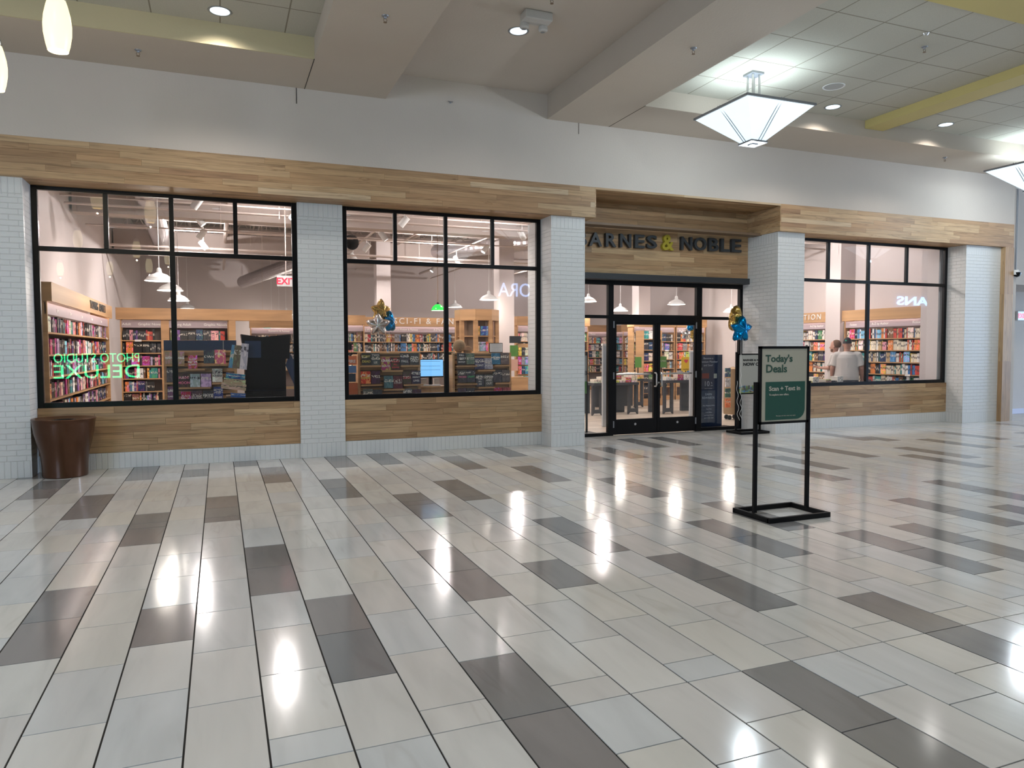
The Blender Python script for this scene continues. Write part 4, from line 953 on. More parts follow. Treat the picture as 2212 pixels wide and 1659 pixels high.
# dark cardboard display with boxed sets beside the left rack
Y = 11.55
def bx(mb, px0, px1, py0, py1, y0, y1, m=0, Yr=None):
    Yr = Yr or y0; a, b = PY(px0, py1, Yr), PY(px1, py0, Yr); mb.box(a.x, b.x, y0, y1, a.z, b.z, m)
t = thing('floor_display', 'tall black cardboard display with a flared top in the left window', 'display', (0, 0, 0))
a, b = PY(531, 860, Y), PY(617, 775, Y); mid = PY(566, 800, Y).x
MB().box(a.x, b.x, Y, Y+.5, 0, b.z).build('cabinet', M['blackm'], t)
g = MB(); z0, z1 = b.z, PY(570, 740, Y).z
for (xa, xb, dz) in ((a.x-.0, mid, .05), (mid, b.x+.05, 0)):
    zl = PY(535 if xa < mid-.01 else 566, 722 if xa < mid-.01 else 728, Y).z; zr = PY(566 if xa < mid-.01 else 619, 728 if xa < mid-.01 else 722, Y).z
    g.prism([(xa, z0), (xb, z0), (xb+(.03 if xa >= mid-.01 else 0), zr), (xa-(.0 if xa >= mid-.01 else .05), zl)], 'y', Y-.02, Y+.42)
g.build('flared_top', M['black'], t)
g = MB(); g.prism([(b.x+.06, z0+.10), (b.x+.16, z0-.10), (b.x+.28, z0-.42), (b.x+.12, z0-.40), (b.x+.0, z0-.1)], 'y', Y+.02, Y+.05); g.build('side_wing', M['navy'], t)
MB().box(b.x+.0, b.x+.20, Y-.01, Y+.02, z0-.46, z0-.42).build('wing_edge', M['oak'], t)
MB().box(a.x+.0, mid-.01, Y-.03, Y-.0205, z0+.02, z0+.27).build('blue_panel', M['navy'], t)
# comics and boxed sets fanned on its left side
def slab(label, px, py, w, h, d, rz, rx, cl, cat='book', Yc=11.5, name='boxed_book', ry=0):
    o = bpy.data.objects.new(name, BME); COL.objects.link(o); v = PY(px, py, Yc); o.location = v; o.scale = (w, d, h); o.rotation_euler = (rx, ry, rz); o.color = (*cl, 1); return tag(o, label, cat)
slab('tall comic with a yellow edge leaning out of the black display', 501, 795, .10, .34, .02, 0, 0, (.12, .30, .5), ry=.17)
slab('tall brown comic beside the yellow-edged one', 512, 796, .13, .34, .02, 0, 0, (.16, .12, .08), ry=.12, Yc=11.45)
slab('tall comic with grey line art next to the black display', 525, 798, .10, .38, .02, 0, 0, (.50, .46, .52), ry=.10, Yc=11.4)
slab('blue boxed set on top of the tilted stack', 508, 818, .26, .075, .16, 0, 0, (.02, .06, .25), ry=.13, Yc=11.42)
slab('tan boxed set in the middle of the tilted stack', 506, 829.5, .30, .075, .16, 0, 0, (.50, .36, .22), ry=.13, Yc=11.42)
slab('larger tan boxed set at the bottom of the tilted stack', 504, 841, .34, .085, .16, 0, 0, (.50, .38, .24), ry=.13, Yc=11.42)
slab('blue comic pile under the tan boxed sets', 514, 858, .20, .06, .16, 0, 0, (.04, .12, .35), ry=.08, Yc=11.42)
t = thing('floor_display', 'oak plinth carrying the tilted boxed sets beside the black display', 'plinth', (0, 0, 0))
a, b = PY(489, 866, 11.6), PY(529, 850, 11.6); MB().box(a.x, b.x, 11.50, 11.9, 0, b.z-.03).build('plinth', M['oakd'], t)

# desk with monitor, second window
t = thing('service_desk', 'small oak desk under the monitor in the second window', 'desk', (0, 0, 0))
a, b = PY(906, 868, 12.1), PY(958, 836, 12.1); MB().box(a.x, b.x, 12.05, 12.6, 0, b.z).build('cabinet', M['oak'], t); MB().box(a.x-.02, b.x+.03, 12.0, 12.62, b.z, b.z+.025).build('desk_top', M['oak'], t); dzt = b.z+.025
t = thing('monitor', 'computer monitor with a light blue screen on the oak desk', 'monitor', (0, 0, 0))
a, b = PY(906, 813, 12.2), PY(957, 777, 12.2)
MB().box(a.x-.01, b.x+.01, 12.21, 12.24, a.z-.025, b.z+.012).build('bezel', M['black'], t, bevel=.004); MB().box(a.x, b.x, 12.204, 12.209, a.z, b.z).build('screen', M['screen'], t)
g = MB()
for f in (.38, .62, .90): g.box(a.x+.03, b.x-.05, 12.2015, 12.2035, a.z+(b.z-a.z)*f, a.z+(b.z-a.z)*f+.004)
g.build('text_lines', M['navy'], t); MB().box((a.x+b.x)/2-.03, (a.x+b.x)/2+.03, 12.25, 12.28, dzt, a.z+.05).build('foot', M['black'], t)
t = thing('keyboard', 'white keyboard on the oak desk by the monitor', 'keyboard', ((a.x+b.x)/2-.05, 12.12, dzt)); MB().box(-.18, .18, -.06, .06, 0, .02).build('key_tray', M['tagw'], t, bevel=.003)
g = MB(); v0 = PY(917, 828, 12.25); v1 = PY(945, 828, 12.25)
for i, v in enumerate((v0, v1)):
    tag(MB().box(v.x-.05, v.x+.05, 12.3, 12.34, dzt, dzt+.12).build('phone', M['tagw']), ('left', 'right')[i]+' white card box below the blue monitor', 'box')

# octagonal oak kiosk
kc = PY(1030, 700, 16.2); t = thing('book_kiosk', 'octagonal oak kiosk with a deep top rim in the second window', 'kiosk', (kc.x, 16.2, 0))
zt_, zm = PY(1030, 668, 15.8).z, PY(1030, 692, 15.8).z
MB().lathe([(0, zm), (.52, zm), (.52, zt_), (0, zt_)], n=8).build('top_rim', M['oak'], t).rotation_euler = (0, 0, PI/8)
for k in range(8):
    a = PI/8+k*PI/4; MB().box(-.045, .045, -.045, .045, 0, zm).build('post', M['oak'], t).location = (.46*math.cos(a), .46*math.sin(a), 0)
MB().lathe([(0, 0), (.30, 0), (.30, zm), (0, zm)], n=8).build('core', M['oakd'], t).rotation_euler = (0, 0, PI/8)
for z in (.15, 1.15, 1.50, 1.86):
    MB().lathe([(0, z-.02), (.46, z-.02), (.46, z), (0, z)], n=8).build('shelf', M['oak'], t).rotation_euler = (0, 0, PI/8)
for i, (dx, z, cl, ds) in enumerate(((-.14, 1.87, (.65, .42, .10), 'yellow and orange'), (.02, 1.87, (.04, .06, .30), 'dark blue'), (.16, 1.87, (.15, .25, .5), 'lighter blue'), (-.15, 1.51, (.65, .5, .4), 'cream and red'), (.0, 1.51, (.25, .42, .5), 'pale blue'), (.15, 1.51, (.65, .18, .08), 'orange'))):
    o = bpy.data.objects.new('display_book', BME); COL.objects.link(o); o.location = (kc.x+dx, 15.80, z); o.scale = (.14, .03, .21); o.color = (*cl, 1)
    tag(o, ds+' face-out book on the octagonal kiosk', 'book', 'face-out books on the kiosk')
# globe, bag, framed notice, star ornament on top of the right rack
v = PY(994, 751, 12.0); t = thing('globe', 'brown speckled globe on top of the right rack', 'globe', (v.x, 12.05, 0)); MB().lathe([(.11*math.sin(k*PI/12), v.z+.03-.11*math.cos(k*PI/12)) for k in range(13)], n=20).build('ball', M['wicker'], t, smooth=True)
rt_ = PY(1040, 762, 11.95).z; MB().lathe([(0, rt_), (.05, rt_), (.03, v.z-.075), (0, v.z-.075)], n=12).build('foot', M['oakd'], t)
v = PY(1014, 760, 12.0); t = thing('basket', 'small brown basket with a looped handle beside the globe', 'basket', (v.x, 12.1, rt_)); MB().lathe([(0, 0), (.07, 0), (.085, .05), (.08, .05), (.065, .01)], n=16).build('bowl', M['wicker'], t, smooth=True)
MB().tube([(.085*math.cos(a), 0, .05+.06*math.sin(a)) for a in [k*PI/10 for k in range(11)]], .005, 6).build('handle', M['wicker'], t)
a, b = PY(1057, 762, 11.95), PY(1085.5, 741, 11.95); t = thing('framed_notice', 'framed pale notice standing on top of the right rack', 'notice', (0, 0, 0))
MB().box(a.x, b.x, 11.94, 11.96, rt_, rt_+(b.z-a.z)).build('frame', M['black'], t); MB().box(a.x+.008, b.x-.008, 11.934, 11.94, rt_+.01, rt_+(b.z-a.z)-.008).build('sheet', M['tagw'], t)
g = MB()
for k in range(5): g.box(a.x+.04, b.x-.04, 11.9325, 11.934, rt_+.03+k*.028, rt_+.033+k*.028)
g.build('text_lines', M['grey'], t)
# bestseller sign and stacks at the far right of the second window
for i, (p0, p1, q0, q1, m, ds, nm) in enumerate(((1101, 1125, 726, 741, M['char'], 'dark bestseller placard', 'placard'), (1102, 1119, 746, 770, M['green'], 'green and black cover poster', 'poster'), (1101, 1119, 776, 801, mat('salmon_card', (.70, .42, .32), .5), 'salmon poster with script lettering', 'poster'))):
    a, b = PY(p0, q1, 15.2), PY(p1, q0, 15.2); o = MB().box(a.x, b.x, 15.2+i*.001, 15.215, a.z, b.z).build(nm, m); tag(o, ds+' at the right of the second window', nm)
tag(MB().box(PY(1099, 800, 15.25).x, PY(1141, 800, 15.25).x, 15.23, 15.7, 0, PY(1120, 815, 15.25).z).build('display_table', M['oak']), 'oak display fixture behind the posters, right of second window', 'fixture')
g = MB(); v0 = PY(1118, 742, 15.2); v1 = PY(1140, 810, 15.2); x = v0.x
for r in range(3):
    for cidx in range(3):
        w = (v1.x-v0.x)/3.1; o = bpy.data.objects.new('display_book', BME); COL.objects.link(o); o.location = (v0.x+w*(cidx+.5)+.02, 15.22, PY(1130, 768+r*20, 15.2).z); o.scale = (w*.9, .05, .18)
        cn = ['yellow', 'charcoal', 'cream', 'red', 'grey', 'sky blue', 'orange', 'navy', 'blue'][(r*3+cidx)]; o.color = (*CN[cn], 1); tag(o, '%s cover standing on the oak fixture right of the posters' % cn, 'book', 'books on the oak fixture')
tag(MB().box(v0.x-.02, v1.x+.03, 15.235, 15.25, PY(1130, 812, 15.2).z, PY(1130, 742, 15.2).z).build('fixture_back', M['oak']), 'upright oak back of the fixture right of the posters', 'panel')
# corner table of spooky goods at the left of the second window
t = thing('side_table', 'small oak table with gifts at the left edge of the second window', 'table', (0, 0, 0)); a, b = PY(747, 868, 12.0), PY(766, 846, 12.0)
MB().box(a.x, b.x, 11.9, 12.3, 0, PY(760, 826, 12).z).build('cabinet', M['oak'], t)
for i, (p0, p1, q0, q1, cl, ds) in enumerate(((748, 770, 769, 788, (.70, .20, .08), 'orange sign reading fire'), (748, 769, 790, 806, (.10, .22, .45), 'blue and white boxes'), (748, 768, 807, 825, (.03, .05, .08), 'dark boxed game'), (749, 772, 827, 852, (.50, .14, .05), 'orange boxed gift'))):
    a, b = PY(p0, q1, 11.88), PY(p1, q0, 11.88); o = MB().box(a.x, b.x, 11.86, 11.895, a.z, b.z).build('gift_box', mat('gift%d' % i, cl, .5)); tag(o, ds+' at the left edge of the second window', 'box')
    if i == 0: text('lettering', 'FIRE', .07, wi, o, ((a.x+b.x)/2, 11.858, a.z+.03), off=.002)
g = MB(); v = PY(756, 748, 11.8)
for k in range(9):
    a = k*.7; g.prism([(v.x+.02*math.cos(a), v.z-.02+.03*math.sin(a)), (v.x+.085*math.cos(a+.25), v.z-.02+.12*math.sin(a+.25)), (v.x+.02*math.cos(a+.6), v.z-.02+.03*math.sin(a+.6))], 'y', 11.80+k*.002, 11.803+k*.002)
g.prism([(v.x-.03, v.z-.06), (v.x+.03, v.z-.06), (v.x+.03, v.z+.03), (v.x-.03, v.z+.03)], 'y', 11.795, 11.81); tag(g.build('paper_ornament', M['blackm']), 'black spiky paper ornament hanging at the left of the second window', 'ornament')

# ------------------------------------------------------------------ inside the entrance
for i, (px, pyf, pyt, w) in enumerate(((1305.5, 922, 742, .105), (1493, 905, 757, .10))):
    v = PZ(px, pyf, 0); zt_ = PY(px, pyt, v.y).z
    t = thing('security_gate', ('left', 'right')[i]+' pale anti-theft pedestal just inside the doors', 'gate', (v.x, v.y, 0))
    MB().box(-w/2, w/2, -.03, .03, 0, zt_).build('panel', mat('pale_grey_%d' % i, (.52, .55, .58), .3, .2), t, bevel=.015); MB().box(-w/2-.01, w/2+.01, -.035, .035, zt_-.05, zt_+.0).build('cap', M['tagw'], t, bevel=.01)
v = PZ(1275, 940, 0); t = thing('sign_stand', 'black stand with a green and cream poster inside the left sidelight', 'sign stand', (v.x-.12, 11.75, 0))
MB().box(-.30, .24, -.16, .16, 0, .04).build('base', M['blackm'], t); MB().box(.10, .13, -.015, .015, .04, 1.50).build('post', M['blackm'], t); MB().box(-.28, -.25, -.015, .015, .04, 1.50).build('post', M['blackm'], t)
pz0, pz1 = PY(1268, 850, 11.75).z, PY(1268, 768, 11.75).z
MB().box(-.30, .10, -.03, -.018, pz0, pz1).build('poster', pgry, t); MB().box(-.30, .10, -.032, -.03, pz0, pz0+.22).build('print', M['green'], t)
text('lettering', 'NOW OPEN', .10, dk, t, (-.12, -.034, pz1-.35), off=.001)
def book_table(label, x0, x1, y0, y1, zt_, seed, cloth=False):
    t = thing('display_table', label, 'table', ((x0+x1)/2, (y0+y1)/2, 0)); hx, hy = (x1-x0)/2, (y1-y0)/2
    MB().box(-hx, hx, -hy, hy, zt_-.06, zt_).build('table_top', M['tabled'], t)
    for s in (-1, 1):
        g = MB(); g.prism([(s*hx*.8-.13, 0), (s*hx*.8-.09, .05), (s*hx*.8+.09, .05), (s*hx*.8+.13, 0), (s*hx*.8+.13, zt_-.06), (s*hx*.8+.07, zt_-.06), (s*hx*.8+.07, .14), (s*hx*.8-.07, .14), (s*hx*.8-.07, zt_-.06), (s*hx*.8-.13, zt_-.06)], 'y', -hy+.05, -hy+.12)
        g.build('leg_frame', M['tabled'], t)
        MB().box(s*hx*.8-.13, s*hx*.8+.13, hy-.12, hy-.05, 0, zt_-.06).build('leg_frame', M['tabled'], t)
    rnd = random.Random(seed); x = x0+.02; k = 0
    while x < x1-.14:
        n = rnd.randint(2, 6); h = .028; w = rnd.uniform(.13, .16); cn = rnd.choice(['white', 'cream', 'white', 'red', 'charcoal', 'tan', 'yellow', 'cream', 'crimson'])
        for q in range(n):
            o = bpy.data.objects.new('stacked_book', BME); COL.objects.link(o); o.scale = (h-.002, .21, w); o.rotation_euler = (0, PI/2, rnd.uniform(-.05, .05)); o.location = (x, y0+.14, zt_+h*(q+.5)); o.color = (*CN[cn], 1)
            tag(o, '%s book, number %d from the bottom of stack %d on the %s' % (cn, q+1, k+1, tabname), 'book', 'stacked books on the %s' % tabname)
        x += w+.02; k += 1
tabname = 'left sidelight table'; a = PZ(1268, 900, 0); book_table('dark book table seen through the left sidelight', 8.0, 9.2, 14.9, 15.7, .76, 1)
tabname = 'left door table'; book_table('dark book table seen through the left door leaf', 9.25, 10.4, 16.6, 17.3, .76, 2)
tabname = 'right door table'; book_table('dark book table seen through the right door leaf', 9.75, 10.9, 14.6, 15.4, .80, 3)
tabname = 'third window table'; book_table('book table below the third window in front of the man', 11.3, 12.4, 11.75, 12.3, .78, 4)
# tall face-out fixture behind the left door leaf
x0, x1 = PY(1391, 800, 17.2).x, PY(1413, 800, 17.2).x
t = thing('display_rack', 'tall oak rack of face-out books behind the left door leaf', 'display rack', (0, 0, 0))
zt_ = 2.05
for x in (x0, x1+.25): MB().box(x-.02, x, 17.2, 17.6, 0, zt_).build('side_panel', M['oak'], t)
MB().box(x0, x1+.25, 17.5, 17.52, 0, zt_).build('back_panel', M['sback'], t); MB().box(x0-.1, x1+.3, 17.05, 17.6, 0, .18).build('base', M['oak'], t)
for r, z in enumerate((1.82, 1.52, 1.22, .93, .64, .33)):
    MB().box(x0, x1+.23, 17.2, 17.5, z-.02, z).build('shelf', M['oak'], t)
    for q in range(3):
        cn = R_.choice(['orange', 'navy', 'charcoal', 'cream', 'red', 'teal', 'green', 'white']); o = bpy.data.objects.new('display_book', BME); COL.objects.link(o)
        o.location = (x0+.10+q*.155, 17.26, z); o.scale = (.14, .03, .21); o.color = (*CN[cn], 1); tag(o, '%s cover, %s from the left, %s row of the tall oak rack' % (cn, ORD[q], ORD[r]), 'book', 'face-out books on the tall oak rack')
for (p0, p1, q0, q1, Yp, m, nm, ds) in ((1419, 1428 if False else 1440, 770, 794, 15.6, M['green'], 'green placard', 'behind the right door leaf'), (1372, 1386, 771, 794, 16.9, M['green'], 'dull green placard', 'behind the left door leaf'), (1472, 1492, 771, 801, 15.0, M['yellowc'], 'yellow placard with a red heart', 'behind the right door leaf')):
    a, b = PY(p0, q1, Yp), PY(p1, q0, Yp); t = thing('placard', nm+' '+ds, 'placard', (0, 0, 0)); MB().box(a.x, b.x, Yp, Yp+.012, a.z, b.z).build('card', m, t); MB().box((a.x+b.x)/2-.01, (a.x+b.x)/2+.01, Yp+.013, Yp+.03, .8, b.z-.02).build('pole', M['black'], t)
    if m is M['yellowc']:
        h = (b.z-a.z); g = MB(); cx = (a.x+b.x)/2; cz = a.z+h*.70; pts = [(cx+.0035*16*math.sin(k*PI/14)**3, cz+.0035*(13*math.cos(k*PI/14)-5*math.cos(k*PI/7)-2*math.cos(3*k*PI/14)-math.cos(4*k*PI/14))) for k in range(28)]
        g.prism(pts, 'y', Yp-.003, Yp-.001); g.build('heart', ri, t)
        text('lettering', 'Look Book', .035, dk, t, (cx, Yp-.002, a.z+.03))
    elif 'dull' not in nm: text('lettering', 'Young Adult', .045, wi, t, ((a.x+b.x)/2, Yp-.002, a.z+(b.z-a.z)*.55))
# blue membership banner
Y = 11.62; a, b = PY(1508, 926, Y), PY(1560.5, 766, Y)
t = thing('banner_stand', 'dark blue membership banner just inside the right sidelight', 'banner', ((a.x+b.x)/2, Y, 0)); hw = (b.x-a.x)/2
MB().box(-hw, hw, 0, .008, .05, b.z).build('banner', M['navy'], t); MB().box(-hw-.02, hw+.14, -.08, .08, 0, .05).build('base', M['blackm'], t, bevel=.006)
bw = mat('pale_blue_ink', (.45, .50, .60), .5)
for s, px, py, hh in (('Become a', 1530, 776, 4.6), ('Premium Member', 1531, 783.5, 4.6), ('and Save!', 1530, 791, 4.6), ('10', 1526.5, 834, 11), ('%', 1537, 829, 4), ('OFF', 1537, 834, 2.5), ('almost everything', 1530, 840, 2), ('EARN', 1530.5, 854, 5), ('REWARDS', 1530, 861.5, 5), ('Free Shipping Online', 1531, 877, 2.6), ('Free Tote', 1531, 884.5, 2.6), ('Cafe Offers', 1531, 892, 2.6), ('and Much More!', 1531, 898, 2.6), ('$39.99 PER YEAR', 1531, 904, 2.4)):
    v = PY(px, py, Y); sz = hh*(PY(px, py-1, Y).z-v.z)/.72; text('lettering', s, sz, bw, t, (v.x-t.location.x, -.002, v.z))
g = MB()
for k, (px, py, w, h, cl) in enumerate(((1524, 812, .16, .10, (.22, .03, .03)), (1545, 812, .07, .09, (.45, .47, .45)), (1515, 797, .04, .05, (.4, .4, .42)))):
    v = PY(px, py, Y); g.box(v.x-t.location.x-w/2, v.x-t.location.x+w/2, -.003, -.001, v.z-h/2, v.z+h/2, 0, cl)
g.build('picture', M['col'], t)
# round wicker book tower
v = PZ(1578, 906, 0); t = thing('book_tower', 'round wicker-clad book tower inside the right sidelight', 'book tower', (v.x+.05, v.y, 0)); zt_ = PY(1578, 792, v.y).z
MB().lathe([(0, .12), (.19, .12), (.20, .3), (.17, zt_-.05), (0, zt_)], n=18).build('column', M['wicker'], t, smooth=True)
for k in range(4): MB().lathe([(0, 0), (.05, 0), (.05, .03), (0, .03)], (0, 0, 0), 10, ax='y').build('wheel', M['black'], t).location = (.13*math.cos(k*1.57+.5), .13*math.sin(k*1.57+.5), .05)
for i, (pz, cl, ds) in enumerate(((805, (.05, .09, .2), 'navy'), (827, (.6, .58, .6), 'white patterned'), (849, (.02, .07, .12), 'dark teal'), (871, (.68, .16, .05), 'orange'))):
    w = PY(1571, pz, v.y-.2); o = bpy.data.objects.new('display_book', BME); COL.objects.link(o); o.location = (w.x, v.y-.215, w.z-.09); o.scale = (.13, .03, .19); o.color = (*cl, 1); tag(o, ds+' book on the round wicker tower', 'book', 'books on the wicker tower')
# ------------------------------------------------------------------ store ceiling: trusses, pipes, ducts, tracks, lamps
g = MB()
for k in range(11):
    y = 11.7+k*1.55
    for z in (4.95, 5.50): g.box(-2.4, 14.4, y-.045, y+.045, z-.035, z+.035)
    x = -2.4
    while x < 14.3:
        g.tube([(x, y, 4.95), (x+.35, y, 5.5)], .018, 4); g.tube([(x+.35, y, 5.5), (x+.70, y, 4.95)], .018, 4); x += .70
tag(g.build('ceiling_trusses', M['pipe']), None, None, None, 'structure')
g = MB(); rnd = random.Random(9)
for k in range(64):
    if k % 2: x = rnd.uniform(-2, 14); z = rnd.uniform(4.3, 5.4); g.tube([(x, 11.1, z), (x, 27.8, z)], rnd.choice([.015, .022, .04]), 6)
    else: y = rnd.uniform(11.3, 22); z = rnd.uniform(3.9, 5.3); g.tube([(-2.4, y, z), (14.4, y, z)], rnd.choice([.015, .022, .035]), 6)
for k in range(110):
    x, y = rnd.uniform(-2, 14), rnd.uniform(11.4, 24); g.tube([(x, y, rnd.uniform(3.9, 4.4)), (x, y, 5.58)], .006, 4)
for k in range(5): g.tube([(1.05+k*.07, 11.6, 4.0+.2), (1.05+k*.07, 14.5, 4.75)], .014, 6)
tag(g.build('ceiling_pipes', M['pipe']), None, None, None, 'structure')
def duct(label, a, b, r, m):
    n = int((Vector(b)-Vector(a)).length/.09); pts = [Vector(a).lerp(Vector(b), i/n) for i in range(n+1)]
    g = MB(); n_ = 18; d = (Vector(b)-Vector(a)).normalized(); u = d.orthogonal().normalized(); w = d.cross(u); k0 = 0
    for i, p in enumerate(pts):
        rr = r*(1+.03*(i % 2))
        for q in range(n_): g.v.append(tuple(p+(u*math.cos(2*PI*q/n_)+w*math.sin(2*PI*q/n_))*rr))
    for i in range(n):
        for q in range(n_): j = (q+1) % n_; g.face([i*n_+q, i*n_+j, (i+1)*n_+j, (i+1)*n_+q])
    return tag(g.build('air_duct', m), label, 'duct')
duct('ribbed silver round duct under the store ceiling, left window', (-1.05, 11.5, 4.35), (-1.35, 22, 4.35), .21, M['duct'])
duct('long silver round duct deep in the store, second window', (1.9, 26, 4.3), (9.5, 16.5, 4.5), .22, M['duct'])
duct('silver round duct deep in the store, left window', (.8, 27, 3.9), (3.2, 19, 4.3), .20, M['duct'])
v = PY(760, 490, 12.6); w = PY(950, 440, 12.6)
g = MB(); a, b = PY(795, 528, 14.5), PY(900, 455, 11.6); g.prism([(a.x, a.y), (a.x+.55, a.y), (b.x+1.2, b.y), (b.x+.6, b.y)], 'z', 4.25, 4.62); tag(g.build('air_duct', M['sceil']), 'square painted duct crossing the top panes of the second window', 'duct')

dome = thing('dome_pendant', '', 'pendant lamp', group='white dome pendants in the store')
MB().lathe([(.232, 0), (.228, .018), (.205, .030), (.196, .055), (.13, .105), (.06, .135), (.045, .145), (.04, .20), (.022, .225), (0, .225)], n=32).build('shade', M['white'], dome, smooth=True)
MB().lathe([(.0, .010), (.222, .004)], n=32).build('glow', M['whiteem'], dome)
MB().tube([(0, 0, .2), (0, 0, 2.85)], .006, 5).build('cord', M['white'], dome)
first = [dome]
DP = [(344, 607, 58, 'nearest white dome lamp in the left window, by the mullion'), (368, 628, 52, 'second white dome lamp in the row behind the left mullion'), (386, 650, 44, 'third white dome lamp in the row behind the left mullion'), (405, 667, 33, 'farthest white dome lamp in the row by the left mullion'),
      (618, 680, 31, 'white dome lamp beside the right frame of the left window'), (603, 688, 28, 'middle white dome lamp of the trio at the right of the left window'), (587, 698, 29, 'lowest white dome lamp of the trio at the right of the left window'),
      (983, 664, 31, 'white dome lamp just right of the mullion in the second window'), (1056, 648, 41, 'white dome lamp above the octagonal kiosk'),
      (1271, 652, 36, 'white dome lamp above the left sidelight, cut by the brick pier'), (1340, 672, 33.5, 'white dome lamp in the wide transom above the left door leaf'), (1461, 658, 38, 'white dome lamp in the wide transom above the right door leaf'), (1580, 674, 35, 'white dome lamp in the right transom behind the gold balloon'),
      (1310, 703, 24, 'distant white dome lamp low in the left sidelight'), (1853, 645, 36, 'white dome lamp left of the mullion in the right window'), (1742, 660, 30, 'white dome lamp at the left edge of the right window')]
for px, py, w, lb in DP:
    dist = F*.464/w; p = Vector((0, 0, EYE))+ray(px, py)*dist
    o = first.pop() if first else copy_tree(dome); place(o, p, 0, lb); [setattr(ch, 'scale', (1, 1, (5.6-p.z)/2.85)) for ch in o.children if ch.name.startswith('cord')]
    lamp('POINT', p-Vector((0, 0, .12)), 26, (1, .90, .80), .15, name='dome_glow')
# green lamp
t = thing('green_pendant', 'green glass banker style pendant left of the mullion in the second window', 'pendant lamp'); p = Vector((0, 0, EYE))+ray(946, 671)*17.5; t.location = p
gg = mat('green_glass', (.02, .5, .06), .25, emit=(.02, 1, .08), es=.55)
MB().lathe([(.16, 0), (.155, .03), (.12, .10), (.06, .145), (.02, .155), (0, .155)], n=26).build('shade', gg, t, smooth=True); MB().lathe([(0, .005), (.155, .002)], n=26).build('glow', M['whiteem'], t)
MB().lathe([(.03, .15), (.03, .19), (0, .20)], n=12).build('cap', M['black'], t, smooth=True); MB().tube([(0, 0, .18), (0, 0, 2.9)], .008, 6).build('cord', M['oakd'], t)

# track lights
head = thing('spotlight', '', 'spotlight', group='white track spotlights in the store')
hs = MB().lathe([(0, .11), (.062, .11), (.065, .10), (.065, -.11), (.058, -.11), (.058, -.095)], n=20).build('housing', M['white'], head, smooth=True)
MB().lathe([(0, -.098), (.058, -.098)], n=20).build('lens', M['bulb'], hs)
MB().tube([(0, 0, .06), (0, 0, .235)], .010, 6).build('bracket', M['white'], head)
fh = [head]
def spot(x, y, z, tx_, tz_, label, e=70, sc=1):
    o = fh.pop() if fh else copy_tree(head); place(o, (x, y, z), 0, label)
    h = [ch for ch in o.children if ch.name.startswith('housing')][0]; h.rotation_euler = (tx_, tz_, 0)
    d = h.rotation_euler.to_matrix() @ Vector((0, 0, -1))
    lamp('SPOT', Vector((x, y, z))+d*.13, e, (1, .92, .87), .06, rot=(tx_, tz_, 0), spot=1.5, blend=.7, name='spot_glow')
WN = ['left', 'second', 'right']
tracks = [(-.3, 11.8, 19, 'left window'), (1.35, 11.7, 14.2, 'left window near its right frame'), (3.4, 12.2, 20, 'second window'), (6.2, 12.5, 22, 'second window near its right frame'), (9.2, 13, 24, 'entrance transoms'), (12.2, 11.8, 18, 'right window')]
g = MB()
for i, (x, ya, yb, wn_) in enumerate(tracks):
    g.box(x-.018, x+.018, ya-.3, yb+.3, 4.28, 4.31)
    for y in (ya, (ya+yb)/2, yb): g.tube([(x, y, 4.3), (x, y, 5.58)], .006, 4)
    n = 3 if yb-ya < 4 else 5
    for k in range(n):
        y = ya+(yb-ya)*k/(n-1); side = -1 if (k+i) % 2 else 1
        spot(x, y, 4.05, .35*(1 if k % 2 else -.15), side*-.65, 'white track spotlight, %s on the rail above the %s' % (ORD[k], wn_), 110)
tag(g.build('light_tracks', M['pipe']), None, None, None, 'structure')
# bare point lamps without fixtures, added to raise the store's ambient light
for x, y in ((1, 13.5), (5, 13.5), (9, 14), (12.3, 13.2), (-.5, 18.8), (5.5, 18.8), (10.5, 19), (3, 24.5), (10, 24.5)):
    lamp('POINT', (x, y, 4.3), 150, (1, .93, .90), .04, name='store_fill')
for px, py, w, Y, s, lb in ((618, 607, .32, 14.3, .20, 'lit red exit sign at the top right of the left window'), (568, 687, .30, 24, .20, 'small distant red exit sign in the left window')):
    v = PY(px, py, Y); t = thing('exit_sign', lb, 'sign', tuple(v)); MB().tube([(0, .02, .1), (0, .02, 5.6-v.z)], .008, 5).build('rod', M['pipe'], t); MB().box(-w/2, w/2, 0, .04, -.1, .1).build('housing', M['white'], t); text('lettering', 'EXIT', s*.85, M['exit'], t, (0, -.002, -.06), off=.004)
v = PY(577, 716, 27.965); t = thing('poster', 'turquoise poster on the far back wall, left window', 'poster', tuple(v)); MB().box(-.15, .15, 0, .03, -.2, .2).build('frame', M['white'], t); MB().box(-.13, .13, -.01, 0, -.18, .18).build('print', mat('turquoise', (.10, .55, .60), .5), t)

